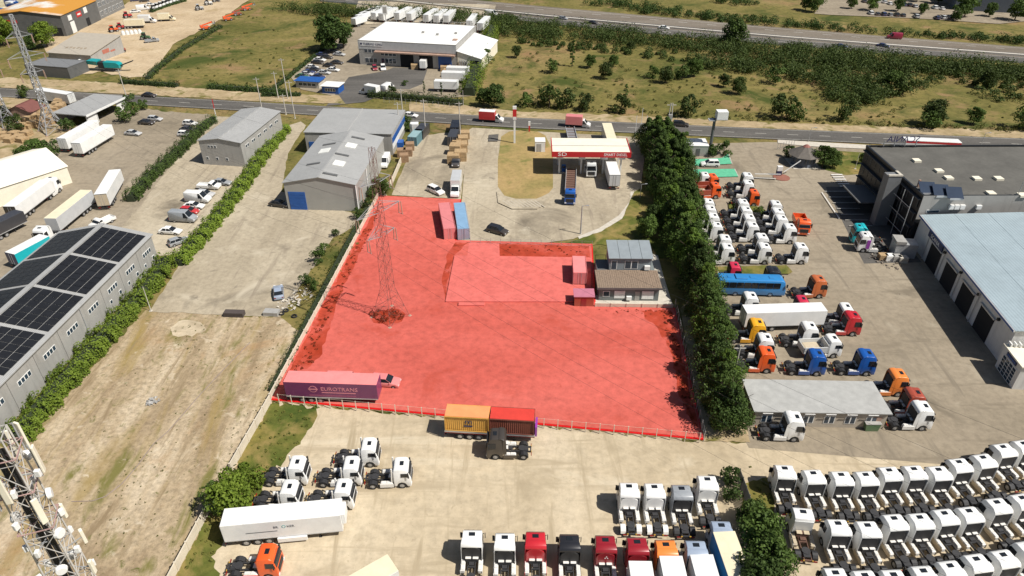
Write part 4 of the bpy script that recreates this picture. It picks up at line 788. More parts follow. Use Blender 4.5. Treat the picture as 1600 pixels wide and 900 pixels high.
def tractor_kit(roof=3.75, defl=True, six=False, stack=False):
    """tractor unit, nose to +x, 6 m long, roof hatch 1.9 m ahead of the middle"""
    hwf = lambda x, z: 1.24 if z < 2.1 else 1.24 - .16 * (z - 2.1) / 1.65
    prof = [(.8,.95),(.8,roof-.5),(.9,roof-.12),(1.3,roof),(2.25,roof-.02),(2.58,roof-.22),(2.74,roof-.75),(2.96,1.95),(3.02,1.2),(3.0,.42),(2.5,.36),(2.42,.62),(2.2,.98),(1.8,1.12),(1.4,.98),(1.18,.62),(1.15,.45),(.8,.45)]
    K = [('cab', MB().prism(prof, hwf).mesh('cab', .12, 3, True, 20), 'paint', None)]
    wt, wb = (2.76, roof-.8), (2.95, 2.02)
    K.append(('windshield', MB().add([(wb[0]+.03,-1.1,wb[1]),(wb[0]+.03,1.1,wb[1]),(wt[0]+.02,1.0,wt[1]),(wt[0]+.02,-1.0,wt[1]),(wb[0]-.1,-1.1,wb[1]),(wb[0]-.1,1.1,wb[1]),(wt[0]-.1,1.0,wt[1]),(wt[0]-.1,-1.0,wt[1])], [(0,1,2,3),(7,6,5,4),(0,4,5,1),(1,5,6,2),(2,6,7,3),(3,7,4,0)]).mesh('windshield'), GLASS, None))
    K.append(('sun_visor', MB().box(2.68,2.98,-1.02,1.02,roof-.8,roof-.66).mesh('sun_visor', .03), BLACKP, None))
    for s in (-1, 1):
        f = lambda z: (hwf(0, z) + .012) * s
        zt = min(2.95, roof-.7); y0, y1 = f(2.1), f(zt)
        K.append(('side_window', MB().add([(1.75,y0,2.08),(2.82,y0,2.08),(2.66,y1,zt),(1.75,y1,zt),(1.75,y0-.05*s,2.08),(2.82,y0-.05*s,2.08),(2.66,y1-.05*s,zt),(1.75,y1-.05*s,zt)], [(0,1,2,3),(7,6,5,4),(0,4,5,1),(1,5,6,2),(2,6,7,3),(3,7,4,0)]).mesh('side_window'), GLASS, None))
        K.append(('mirror', MB().box(2.62,2.8,s*1.3-.08,s*1.3+.16*s,2.05,2.85).box(2.66,2.74,s*1.2-.12,s*1.2+.12,2.75,2.82).mesh('mirror', .02), BLACKP, None))
        K.append(('headlight', MB().box(2.86,3.05,s*.98-.2,s*.98+.2,.62,.92).mesh('headlight', .03), LAMP, None))
        K.append(('fuel_tank', MB().box(-.95,.62,s*.98-.26,s*.98+.26,.45,1.02).mesh('fuel_tank', .1, 2), 'tank', None))
        K.append(('side_skirt', MB().box(-1.0,.75,s*1.24-.03,s*1.24+.02,.35,.98).mesh('side_skirt', .015), 'skirt', None))
        for i in range(2): K.append(('step_plate', MB().box(-.85+i*.72,-.2+i*.72,s*.98-.2,s*.98+.2,1.02,1.1).mesh('step_plate', .02), 'tank', None))
        mg = MB()
        for k in range(6):
            a0, a1 = math.pi*k/6, math.pi*(k+1)/6; c = lambda a, r: (-1.95 + r*math.cos(a), .52 + r*math.sin(a))
            (xa, za), (xb, zb), (xc, zc), (xd, zd) = c(a0,.6), c(a1,.6), c(a1,.65), c(a0,.65)
            mg.add([(xa,s*.64,za),(xb,s*.64,zb),(xc,s*.64,zc),(xd,s*.64,zd),(xa,s*1.26,za),(xb,s*1.26,zb),(xc,s*1.26,zc),(xd,s*1.26,zd)], [(0,1,2,3),(7,6,5,4),(0,4,5,1),(1,5,6,2),(2,6,7,3),(3,7,4,0)])
        K.append(('mudguard', mg.mesh('mudguard'), 'guard', None))
        K.append(('tail_light', MB().box(-3.02,-2.92,s*.8-.25,s*.8+.25,.72,.88).mesh('tail_light'), TAIL, None))
        K.append(('marker', MB().box(-3.04,-2.96,s*.5-.1,s*.5+.1,.9,1.04).mesh('marker'), YEL, None))
        K.append(wheel('big', 1.8, s*1.06, .51)); K.append(wheel('dual', -1.95, s*.94, .51))
        if six: K.append(wheel('dual', -.75, s*.94, .51))
        if defl:                                       # side collars behind the cab
            K.append(('side_fairing', MB().prism([(.3,1.0),(.36,roof-.6),(.82,roof-.15),(.82,1.0)], .02).mesh('side_fairing'), 'paint', (0, s*1.17, 0)))
    for s in (-1, 1): K.append(('deck_plate', MB().box(.12,.66,s*.42-.34,s*.42+.3,1.62,1.67).mesh('deck_plate', .02), 'tank', None))
    K.append(('roof_hatch', MB().box(1.62,2.12,-.36,.36,roof-.03,roof+.035).mesh('roof_hatch', .02), GLASS, None))
    K.append(('grille', MB().box(2.9,3.06,-.85,.85,.95,1.75).mesh('grille', .02), BLACKP, None))
    K.append(('rear_panel', MB().box(.72,.798,-1.08,1.08,1.0,roof-.45).mesh('rear_panel'), 'rear', None))
    if defl:
        d = MB().prism([(.4,roof-.52),(.44,roof-.34),(.62,roof-.1),(.98,roof+.05),(1.36,roof+.05),(1.36,roof-.1),(.9,roof-.15),(.6,roof-.5)], lambda x, z: 1.21 if x < .7 else 1.13)
        K.append(('roof_deflector', d.mesh('roof_deflector', .05, 2, True), 'paint', None))
        ar = [(-1.06,1.05),(1.06,1.05)] + [(1.08*math.cos(R(a)), roof-1.3 + .82*math.sin(R(a))) for a in range(0, 181, 15)]
        n_ = len(ar); K.append(('rear_cover', MB().add([(.42,y,z) for y, z in ar] + [(.72,y,z) for y, z in ar], [tuple(range(n_)), tuple(range(2*n_-1, n_-1, -1))] + [(i, (i+1) % n_, (i+1) % n_ + n_, i + n_) for i in range(n_)]).mesh('rear_cover', .04, 2), 'lip', None))
    if stack:
        for s in (-1, 1): K.append(('air_intake', MB().tube((.5,s*1.0,1.0),(.62,s*1.0,roof+.05),.11,n=8).mesh('air_intake'), TANK, None))
    ch = MB()
    for s in (-1, 1): ch.box(-3.0,2.6,s*.42-.05,s*.42+.05,.72,1.0)
    for x in (-2.9,-2.2,-1.5,-.4,.3): ch.box(x-.08,x+.08,-.36,.36,.74,.98)
    ch.box(.2,.65,-.7,.7,1.0,1.6).box(-.35,.1,-.3,.3,1.0,1.2).box(-2.1,-1.8,-.9,.9,.42,.62)
    K.append(('chassis', ch.mesh('chassis'), 'frame', None))
    K.append(('fifth_wheel', MB().tube((-1.75,0,1.02),(-1.75,0,1.16),.5,n=14).box(-2.6,-2.0,-.4,.4,1.0,1.1).mesh('fifth_wheel'), CHASSIS, None))
    return K
def trailer_kit(L=13.6, H=4.0, skirts=False, wheels=3, z0=1.15, cool=False, flat_bed=False):
    a, b_ = -L/2, L/2; K = []
    if flat_bed:
        K.append(('bed', MB().box(a,b_,-1.22,1.22,z0,z0+.18).mesh('bed'), 'box', None))
        for k in range(int(L / 1.2)): K.append(('cross_bar', MB().box(a+.3+k*1.2,a+.55+k*1.2,-1.2,1.2,z0+.183,z0+.3).mesh('cross_bar'), RUSTY, None))
        for s in (-1, 1): K.append(('side_rail', MB().box(a,b_,s*1.2-.06,s*1.2+.06,z0+.2,z0+.5).mesh('side_rail'), ALU, None))
    else:
        K.append(('box_body', MB().box(a,b_,-1.275,1.275,z0,H-.06).mesh('box_body', .02), 'box', None))
        K.append(('roof', MB().box(a+.02,b_-.02,-1.27,1.27,H-.055,H).mesh('roof', .02), 'roof', None))
        for s in (-1, 1):
            K.append(('rear_door', MB().box(a-.05,a-.003,s*.63-.6,s*.63+.6,z0+.1,H-.15).mesh('rear_door', .01), 'door', None))
            K.append(('lock_bar', MB().tube((a-.08,s*.3,z0+.1),(a-.08,s*.3,H-.2),.03,n=6).mesh('lock_bar'), ALU, None))
            K.append(('side_rail', MB().box(a+.05,b_-.05,s*1.275,s*1.3,z0,z0+.14).mesh('side_rail'), ALU, None))
        K.append(('rear_frame', MB().box(a-.03,a-.001,-1.27,-1.235,z0,H).box(a-.03,a-.001,1.235,1.27,z0,H).box(a-.03,a-.001,-1.235,1.235,H-.14,H).mesh('rear_frame'), 'frame', None))
        if cool: K.append(('cooling_unit', MB().box(b_+.003,b_+.45,-.95,.95,z0+.9,H-.25).mesh('cooling_unit', .05), WHITEM, None))
    ch = MB()
    for s in (-1, 1): ch.box(a+.1,b_-.2,s*.5-.06,s*.5+.06,z0-.4,z0-.003)
    for k in range(7): ch.box(a+.4+k*L/7.5,a+.55+k*L/7.5,-1.1,1.1,z0-.2,z0-.004)
    K.append(('chassis', ch.mesh('chassis'), CHASSIS, None))
    K.append(('rear_bumper', MB().box(a+.02,a+.15,-1.2,1.2,.5,.66).mesh('rear_bumper'), CHASSIS, None))
    for s in (-1, 1):
        K.append(('tail_light', MB().box(a-.02,a+.02,s*.95-.25,s*.95+.25,.68,.84).mesh('tail_light'), TAIL, None))
        for k in range(wheels): K.append(wheel('big', a + L*.17 + k*1.31, s*1.05, .51))
        K.append(('landing_leg', MB().box(b_-2.9,b_-2.75,s*.8-.07,s*.8+.07,.05,z0-.2).box(b_-3,b_-2.65,s*.8-.15,s*.8+.15,0,.06).mesh('landing_leg'), CHASSIS, None))
        if skirts: K.append(('pallet_box', MB().box(b_-7.6,b_-4.2,s*1.25-.25,s*1.25+.02,.45,z0-.02).mesh('pallet_box', .02), 'box', None))
    return K
def car_kit(style):
    L, W, top = dict(sedan=(4.6,.9,1.45), hatch=(4.1,.87,1.5), suv=(4.6,.94,1.68))[style]; a, b_ = -L/2, L/2; bl = .95 if style != 'suv' else 1.08
    arch = lambda x, r=.36: [(x+r,.34),(x+r*.75,.34+r*.72),(x,.34+r),(x-r*.75,.34+r*.72),(x-r,.34)]
    fx, rx = b_-.85, a+.85
    prof = [(a+.02,.34),(a,.62),(a+.06,bl-.05),(a+.25,bl+.02),(b_-1.45,bl),(b_-.5,bl-.14),(b_-.06,bl-.3),(b_,.55),(b_-.04,.32)] + arch(fx) + arch(rx)
    hwf = lambda x, z: W - (.06 if z > .8 else 0) - .1*max(0, abs(x)-L*.38)
    K = [('body', MB().prism(prof, hwf).mesh('body', .04, 2, True, 20), 'paint', None)]
    if style == 'sedan': g = [(a+.55,bl-.02),(a+1.15,top-.02),(b_-2.2,top-.02),(b_-1.3,bl-.02)]
    else: g = [(a+.12,bl-.02),(a+.4,top-.03),(b_-2.0,top-.03),(b_-1.15,bl-.02)]
    gw = lambda x, z: W-.1 if z < bl + .1 else W-.28
    K.append(('glasshouse', MB().prism(g, gw).mesh('glasshouse', .02), GLASS, None))
    K.append(('roof', MB().prism([(g[1][0]-.03,top-.045),(g[1][0]+.05,top+.01),(g[2][0]-.05,top+.01),(g[2][0]+.06,top-.045)], W-.26).mesh('roof', .015), 'paint', None))
    for s in (-1, 1):
        p = MB()
        for x0, x1 in ((g[0][0],g[1][0]),(g[3][0],g[2][0])): p.add([(x0-.05,s*(W-.085),bl-.03),(x0+.05,s*(W-.085),bl-.03),(x1+.05,s*(W-.265),top-.03),(x1-.05,s*(W-.265),top-.03)], [(0,1,2,3)])
        xm = (g[1][0]+g[2][0])/2+.05; p.add([(xm-.05,s*(W-.085),bl-.03),(xm+.05,s*(W-.085),bl-.03),(xm+.05,s*(W-.265),top-.03),(xm-.05,s*(W-.265),top-.03)], [(0,1,2,3)])
        K.append(('pillar', p.mesh('pillar'), 'paint', None))
        K.append(('headlight', MB().box(b_-.2,b_-.01,s*.62-.18,s*.62+.16,.58,.72).mesh('headlight', .02), LAMP, None)); K.append(('tail_light', MB().box(a-.01,a+.1,s*.65-.15,s*.65+.15,.68,.85).mesh('tail_light'), TAIL, None))
        K.append(('mirror', MB().box(g[3][0]-.25,g[3][0]-.1,s*W-.08,s*W+.1,bl,bl+.14).mesh('mirror', .02), 'paint', None))
        K.append(wheel('car', fx, s*(W-.1), .32)); K.append(wheel('car', rx, s*(W-.1), .32))
    return K
def van_kit(L=5.6, H=2.5, box=False, pickup=False):
    a, b_ = -L/2, L/2; c = b_-2.3 if (box or pickup) else a; hc = 2.35 if box else (1.85 if pickup else H)
    prof = [(c,.42),(c,hc-.1),(c+.12,hc),(b_-1.75,hc),(b_-.95,1.45),(b_-.12,1.15),(b_,.6),(b_-.05,.4)]
    if pickup: prof = [(c,.42),(c,hc-.1),(c+.1,hc),(b_-1.65,hc),(b_-1.1,1.2),(b_-.1,1.05),(b_,.6),(b_-.05,.4)]
    K = [('cab_body' if box or pickup else 'body', MB().prism(prof, lambda x, z: 1.0 - .1*max(0, z-1.2)).mesh('body', .06, 2, True, 20), 'paint', None)]
    x1, z1, x0, z0 = b_-1.72, hc-.06, b_-.98, prof[4][1]+.02
    K.append(('windshield', MB().add([(x0+.03,-.88,z0),(x0+.03,.88,z0),(x1+.03,.8,z1),(x1+.03,-.8,z1),(x0-.1,-.88,z0-.05),(x0-.1,.88,z0-.05),(x1-.1,.8,z1-.05),(x1-.1,-.8,z1-.05)], [(0,1,2,3),(7,6,5,4),(0,4,5,1),(1,5,6,2),(2,6,7,3),(3,7,4,0)]).mesh('windshield'), GLASS, None))
    for s in (-1, 1):
        yy = lambda z: (1.0 - .1*max(0, z-1.2) + .012)*s
        K.append(('side_window', MB().add([(b_-2.2,yy(1.3),1.3),(b_-1.2,yy(1.3),1.3),(b_-1.72,yy(hc-.15),hc-.15),(b_-2.2,yy(hc-.15),hc-.15),(b_-2.2,yy(1.3)*.95,1.3),(b_-1.2,yy(1.3)*.95,1.3),(b_-1.72,yy(1.9)*.95,hc-.15),(b_-2.2,yy(1.9)*.95,hc-.15)], [(0,1,2,3),(7,6,5,4),(0,4,5,1),(1,5,6,2),(2,6,7,3),(3,7,4,0)]).mesh('side_window'), GLASS, None))
        K.append(('headlight', MB().box(b_-.18,b_+.01,s*.75-.18,s*.75+.14,.72,.95).mesh('headlight', .02), LAMP, None)); K.append(('tail_light', MB().box(a-.02,a+.05,s*.9-.08,s*.9+.06,.7,1.1).mesh('tail_light'), TAIL, None))
        K.append(('mirror', MB().box(b_-1.3,b_-1.18,s*1.12-.1,s*1.12+.1,1.3,1.65).mesh('mirror', .02), BLACKP, None)); K.append(wheel('van', b_-.95, s*.88, .36)); K.append(wheel('van', a+1.15, s*.88, .36))
    if box:
        K.append(('box_body', MB().box(a,c-.08,-1.1,1.1,.95,H).mesh('box_body', .03), 'box', None)); K.append(('box_roof', MB().box(a+.02,c-.1,-1.08,1.08,H+.003,H+.05).mesh('box_roof', .01), 'roof', None))
        K.append(('chassis', MB().box(a+.1,c+.3,-.5,.5,.5,.94).mesh('chassis'), CHASSIS, None))
        for s in (-1, 1): K.append(('rear_door', MB().box(a-.04,a-.003,s*.54-.5,s*.54+.5,1.05,H-.1).mesh('rear_door', .01), 'door', None))
    if pickup: K.append(('load_bed', MB().box(a,c-.05,-.98,.98,.5,.8).box(a,c-.05,-.98,-.9,.8,1.15).box(a,c-.05,.9,.98,.8,1.15).box(a,a+.08,-.9,.9,.8,1.15).mesh('load_bed', .02), 'paint', None))
    return K
def tipper_kit():
    K = [k for k in KITS['tractor_low'] if k[0] not in ('fifth_wheel', 'mudguard', 'air_intake', 'step_plate', 'rear_panel')]
    K.append(('rear_panel', MB().box(.72,.798,-1.08,1.08,1.0,2.75).mesh('rear_panel'), 'paint', None))
    K.append(('bed_floor', MB().box(-3.2,.5,-1.1,1.1,1.2,1.35).mesh('bed_floor'), 'load', None))
    for s in (-1, 1): K.append(('bed_side', MB().box(-3.2,.5,s*1.2-.06,s*1.2+.06,1.2,2.4).mesh('bed_side', .02), 'box', None))
    K.append(('headboard', MB().box(.503,.62,-1.26,1.26,1.2,2.75).mesh('headboard', .02), 'box', None)); K.append(('tailgate', MB().box(-3.3,-3.203,-1.2,1.2,1.2,2.3).mesh('tailgate', .02), 'box', None))
    K.append(('load', MB().prism([(-3.15,1.36),(-2.5,1.7),(-.5,1.75),(.4,1.36)], 1.1).mesh('load'), 'load', None))
    return K
def bus_kit():
    L = 12.0; a, b_ = -6, 6
    prof = [(a,.45),(a,3.2),(a+.2,3.4),(b_-.9,3.4),(b_-.35,3.1),(b_,1.4),(b_,.4)]
    K = [('body', MB().prism(prof, lambda x, z: 1.27 if z < 3.3 else 1.15).mesh('body', .06, 2, True, 20), 'paint', None)]
    for s in (-1, 1):
        for k in range(8): K.append(('side_window', MB().box(a+.6+k*1.3,a+1.8+k*1.3,s*1.275-.02,s*1.275+.02,1.85,3.0).mesh('side_window'), GLASS, None))
        K.append(wheel('big', b_-2.6, s*1.12, .51)); K.append(wheel('big', a+3.2, s*1.12, .51)); K.append(('mirror', MB().box(b_-.1,b_+.15,s*1.4-.08,s*1.4+.08,2.2,2.8).mesh('mirror'), BLACKP, None))
    K.append(('windshield', MB().add([(b_+.03,-1.15,1.4),(b_+.03,1.15,1.4),(b_-.3,1.1,3.05),(b_-.3,-1.1,3.05),(b_-.1,-1.15,1.35),(b_-.1,1.15,1.35),(b_-.45,1.1,3.0),(b_-.45,-1.1,3.0)], [(0,1,2,3),(7,6,5,4),(0,4,5,1),(1,5,6,2),(2,6,7,3),(3,7,4,0)]).mesh('windshield'), GLASS, None))
    for x in (-4, 0, 3.4): K.append(('roof_hatch', MB().box(x-.4,x+.4,-.4,.4,3.4,3.48).mesh('roof_hatch', .02), 'paint', None))
    K.append(('air_conditioner', MB().box(-3,-.9,-.8,.8,3.39,3.6).mesh('air_conditioner', .05), 'paint', None))
    return K
def container_kit(L=6.06, H=2.6):
    a, b_ = -L/2, L/2; W = 1.22; K = []; n = int(L / .28)
    for s in (-1, 1):
        pts = []; x = a + .1; st = (L - .2) / n
        for k in range(n): pts += [(x, 0), (x + st*.35, 0), (x + st*.5, .045), (x + st*.85, .045)]; x += st
        pts.append((b_ - .1, 0)); mb = MB(); m_ = len(pts)
        mb.add([(px, s*(W-.05-d), .12) for px, d in pts] + [(px, s*(W-.05-d), H-.1) for px, d in pts], [(i, i+1, i+1+m_, i+m_) for i in range(m_-1)])
        K.append(('side_panel', mb.mesh('side_panel'), 'box', None))
        K.append(('rail', MB().box(a,b_,s*W-.08,s*W+.0,0,.14).box(a,b_,s*W-.08,s*W+.0,H-.12,H).mesh('rail', .01), 'box', None))
        K.append(('end_door', MB().box(a+.02,a+.07,s*.57-.54,s*.57+.54,.14,H-.12).mesh('end_door'), 'box', None)); K.append(('lock_bar', MB().tube((a,s*.3,.1),(a,s*.3,H-.1),.03,n=6).mesh('lock_bar'), ALU, None))
        K.append(('corner_post', MB().box(a,a+.1,s*W-.1,s*W-.002,.141,H-.121).box(b_-.1,b_,s*W-.1,s*W-.002,.141,H-.121).mesh('corner_post'), 'box', None))
    K.append(('roof', MB().box(a+.05,b_-.05,-W+.09,W-.09,H-.1,H-.02).mesh('roof'), 'roof', None)); K.append(('end_wall', MB().box(b_-.08,b_-.03,-W+.1,W-.1,.1,H-.1).mesh('end_wall'), 'box', None)); K.append(('floor', MB().box(a+.05,b_-.05,-W+.08,W-.08,.03,.13).mesh('floor'), CHASSIS, None))
    return K
def machine_kit():
    K = [('bonnet', MB().prism([(.2,.8),(.2,1.6),(1.7,1.5),(1.9,1.2),(1.9,.7)], .45).mesh('bonnet', .06), 'paint', None), ('cabin', MB().prism([(-1.2,1.2),(-1.0,2.6),(.0,2.6),(.3,1.2)], .65).mesh('cabin', .04), GLASS, None),
         ('cabin_roof', MB().box(-1.15,.15,-.75,.75,2.6,2.75).mesh('cabin_roof', .04), 'paint', None), ('frame', MB().box(-1.5,1.8,-.4,.4,.5,.9).mesh('frame', .03), CHASSIS, None)]
    for s in (-1, 1): K.append(wheel('tractor', -.9, s*.9, .8)); K.append(wheel('big', 1.3, s*.8, .51)); K.append(('fender', MB().prism([(-1.6,1.2),(-1.3,1.75),(-.5,1.75),(-.1,1.2)], .25).mesh('fender', .03), 'paint', (0, s*.9, 0)))
    return K
def lift_kit():
    K = [('base', MB().prism([(-1.8,.4),(-1.9,1.3),(1.2,1.4),(1.7,.9),(1.7,.4)], .95).mesh('base', .08), 'paint', None), ('boom', MB().prism([(-1.6,1.5),(-1.5,1.95),(2.8,2.9),(3.2,2.5)], .28).mesh('boom', .04), 'paint', None),
         ('counterweight', MB().box(-2.2,-1.3,-.8,.8,.9,1.9).mesh('counterweight', .1), 'paint', None), ('basket', MB().box(3.0,4.0,-.7,.7,2.0,2.1).box(3.0,3.05,-.7,.7,2.1,3).box(3.95,4,-.7,.7,2.1,3).mesh('basket'), GALV, None)]
    for s in (-1, 1): K.append(wheel('big', 1.1, s*.95, .51)); K.append(wheel('big', -1.2, s*.95, .51))
    return K
KITS = dict(tractor=tractor_kit(), tractor_low=tractor_kit(3.35, False, False, True), tractor_plain=tractor_kit(3.5, False), trailer=trailer_kit(), trailer_skirt=trailer_kit(skirts=True, cool=True), trailer_short=trailer_kit(7.6, 3.6, wheels=2), flatbed=trailer_kit(12.4, 1.5, flat_bed=True),
            sedan=car_kit('sedan'), hatch=car_kit('hatch'), suv=car_kit('suv'), van=van_kit(), boxvan=van_kit(7.0, 3.3, True), boxtruck=van_kit(8.4, 3.5, True), pickup=van_kit(5.3, 1.9, False, True), bus=bus_kit(), container=container_kit(), container40=container_kit(12.1, 2.7), machine=machine_kit(), lift=lift_kit())
KITS['tipper'] = tipper_kit()
HALF = dict(sedan=.9, hatch=.87, suv=.94, van=1.0, boxvan=1.1, boxtruck=1.1, pickup=1.0, trailer=1.275, trailer_skirt=1.275, trailer_short=1.275, bus=1.27, tractor=1.24, tractor_low=1.24, tractor_plain=1.24, tipper=1.25)
NAME = dict(tractor='tractor_unit', tractor_low='tractor_unit', tractor_plain='tractor_unit', trailer='semi_trailer', trailer_skirt='semi_trailer', trailer_short='box_trailer', flatbed='flatbed_trailer', sedan='parked_car', hatch='parked_car', suv='parked_car', van='van', boxvan='box_van', boxtruck='box_truck', pickup='pickup',
            bus='coach', container='shipping_container', container40='shipping_container', machine='farm_tractor', lift='boom_lift', tipper='tipper_truck')
CATG = dict(tractor='truck', tractor_low='truck', tractor_plain='truck', trailer='trailer', trailer_skirt='trailer', trailer_short='trailer', flatbed='trailer', sedan='car', hatch='car', suv='car', van='van', boxvan='van', boxtruck='truck', pickup='pickup', bus='coach', container='container', container40='container', machine='tractor', lift='boom lift', tipper='truck')
for k, kit in KITS.items():
    for p in kit: p[1].use_fake_user = True
for k in WH.values():
    for m_ in k: m_.use_fake_user = True
def put(kind, pos, rz, label, pal, group=None, name=None, z=0, skip=()):
    """pal maps a kit's material keys to materials; lone colour name = paint and box"""
    if isinstance(pal, str): pal = dict(paint=pal, box=pal, roof=pal, door=pal)
    pal = {k: (PAINT(v) if isinstance(v, str) else v) for k, v in pal.items()}
    base = pal.get('paint', PAINT('white'))
    df = dict(paint=base, box=pal.get('box', base), roof=pal.get('roof', pal.get('box', base)), door=pal.get('door', pal.get('box', base)), tank=TANK, skirt=base, guard=BLACKP, rear=BLACKP, frame=CHASSIS, lip=BLACKP, load=PAINT('beige')); df.update(pal)
    e = empty(name or NAME[kind], (pos.x, pos.y, z), rz, label, CATG[kind], group)
    for p in KITS[kind]:
        if p[0] in skip: continue
        m_ = p[2] if not isinstance(p[2], str) else df[p[2]]
        o = obj2(p[0], p[1], m_, e, p[3])
        if len(p) > 4:
            for q in p[4]: obj2(q[0], q[1], q[2], o, q[3])
    return e
def obj2(name, mesh, mat, parent, loc):
    o = bpy.data.objects.new(name, mesh); COL.objects.link(o); o.material_slots[0].link = 'OBJECT'; o.material_slots[0].material = mat; o.parent = parent
    if loc: o.location = loc
    return o
def side(kind, p1, p2, label, pal, group=None, z=0, **k):
    """p1 rear, p2 front: the side nearest the camera, at height z"""
    a, b_ = G(*p1, z), G(*p2, z); d = (b_ - a).normalized(); n_ = Vector((-d.y, d.x, 0)); n_ = n_ if n_.y > 0 else -n_
    return put(kind, (a + b_)/2 + n_ * HALF[kind], ang(a, b_), label, pal, group, **k)
def mid(kind, p1, p2, label, pal, group=None, **k):
    a, b_ = G(*p1), G(*p2); return put(kind, (a + b_)/2, ang(a, b_), label, pal, group, **k)
def tract(hatch, rz, label, col='white', kind='tractor', group=None, zr=None, hx=1.9, **pal):
    zr = zr or dict(tractor=3.75, tractor_low=3.35, tractor_plain=3.5, tipper=3.35)[kind]
    h = G(*hatch, zr); d = Vector((math.cos(R(rz)), math.sin(R(rz)), 0)); p = dict(paint=col); p.update(pal)
    return put(kind, h - d * hx, rz + random.uniform(-1.2, 1.2), label, p, group)
WTANK = dict(tank=TANK, skirt=PAINT('beige'))
# lower right rows of white tractor units
ROWS = [('back', [(1226,731,88),(1271,738.5,92),(1314,741,92),(1353,741,93),(1389,734,95),(1427.5,732,95),(1466,733,96),(1498,721,98),(1536,714,99),(1567,697.5,100),(1599,692,100)]),
        ('middle', [(1309,817,90),(1355,820,92),(1397.5,809,94),(1437,807.5,95),(1476,801,96),(1514,797.5,97),(1557,784,99),(1597,777,100)]),
        ('front', [(1306,894,90),(1352,898,92),(1396,897,93),(1442.5,891,95),(1485,883,96),(1525.5,872.5,98),(1567.5,866,99),(1606,852,100)])]
for rn, row in ROWS:
    for i, (x, y, a) in enumerate(row):
        tract((x, y), a, 'white tractor unit facing away, %s from the left in the %s row at lower right' % (ORD[i], rn), group='white tractor units at lower right', **WTANK)
tract((1255,799), 84, 'older white tractor unit with rusty chassis beside the bed, lower right', kind='tractor_plain', frame=RUSTY, tank=PAINT('beige'), rear=PAINT('palegrey'))
# left group, nose right
for i, (x, y, t_) in enumerate(((577.5,692.5,'farthest of the left group'),(465,721,'left one in the second row of the left group'),(550,722,'middle one in the second row of the left group'),(628,724,'rightmost of the left group'),(453,759,'left one directly behind the white trailer'),(537.5,757.5,'right one directly behind the white trailer'))):
    tract((x, y), 1.5, 'white low roofed tractor unit, ' + t_, kind='tractor_low', group='white tractor units of the left group', rear=PAINT('palegrey'))
# group by the lower middle
for (x, y), c, t_, kw in (((983,759),'white','white tractor unit with white mudguards, leftmost of four beside the slatted fence',dict(guard=PAINT('white'), rear=PAINT('white'), lip=PAINT('white'))), ((1023,760),'white','white tractor unit with white mudguards, second of four beside the slatted fence',dict(guard=PAINT('white'), rear=PAINT('white'), lip=PAINT('white'))),
        ((1065,762.5),'grey','grey tractor unit, third of four beside the slatted fence',dict(rear=PAINT('grey'), lip=BLACKP)), ((1105,748),'white','white tractor unit, rightmost of four nearest the slatted fence',dict(rear=PAINT('white'), lip=PAINT('white')))):
    tract((x, y), 89, t_, c, **kw)
for (x, y), c, t_, kw in (((737.5,834),'white','white tractor unit, leftmost at the bottom edge',{}), ((789,839),'white','white tractor unit, second from left at the bottom edge',{}), ((837,837),'red','bright red tractor unit at the bottom edge',dict(rear=PAINT('red'), lip=PAINT('red'))), ((890,841),'black','black tractor unit at the bottom edge',{}),
        ((946,843),'darkred','dark red tractor unit with a three diamond emblem at the bottom edge',dict(rear=PAINT('darkred'), lip=PAINT('darkred'))), ((996,846),'darkred','dark red tractor unit coupled to a white box, bottom edge',dict(rear=PAINT('darkred'), lip=PAINT('darkred'))), ((1041,850),'amber','orange tractor unit coupled to a white trailer, bottom edge',{}), ((1087.5,851),'bluegrey','blue grey tractor unit coupled to a white trailer, bottom edge',{}), ((1127,820),'bluegrey','blue grey tractor unit coupled to the long cream trailer',{})):
    e = tract((x, y), 89, t_, c, **kw)
    if 'emblem' in t_:
        for (dx, dz) in ((0,.16),(-.14,-.08),(.14,-.08)): obj('emblem_diamond', MB().add([(0,0,.14),(.08,0,0),(0,0,-.14),(-.08,0,0)], [(0,1,2,3)]).mesh('emblem_diamond'), WT, e, (.09, -dx, 2.95 + dz), (0, 0, R(90)))
def behind(px, py, z, rz, kind, L, label, pal):            # trailer whose front roof edge stands at this spot
    h = G(px, py, z); d = Vector((math.cos(R(rz)), math.sin(R(rz)), 0)); return put(kind, h - d * L/2, rz, label, pal)
behind(1000,876,3.6,89,'trailer_short',7.6,'white box trailer behind the dark red tractor, bottom edge',dict(box='white', roof='white'))
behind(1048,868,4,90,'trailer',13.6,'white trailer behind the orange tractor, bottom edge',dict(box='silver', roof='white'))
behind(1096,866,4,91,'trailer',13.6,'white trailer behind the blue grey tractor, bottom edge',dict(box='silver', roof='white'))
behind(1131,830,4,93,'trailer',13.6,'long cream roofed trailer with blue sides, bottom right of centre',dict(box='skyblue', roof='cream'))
rz = ang(G(560,908,4), G(614,877,4)); d = Vector((math.cos(R(rz)), math.sin(R(rz)), 0)); put('trailer', G(614,878,4) - d*6.8, rz, 'pale roofed trailer cut by the bottom edge, left of centre', dict(box='palegrey', roof='cream'))
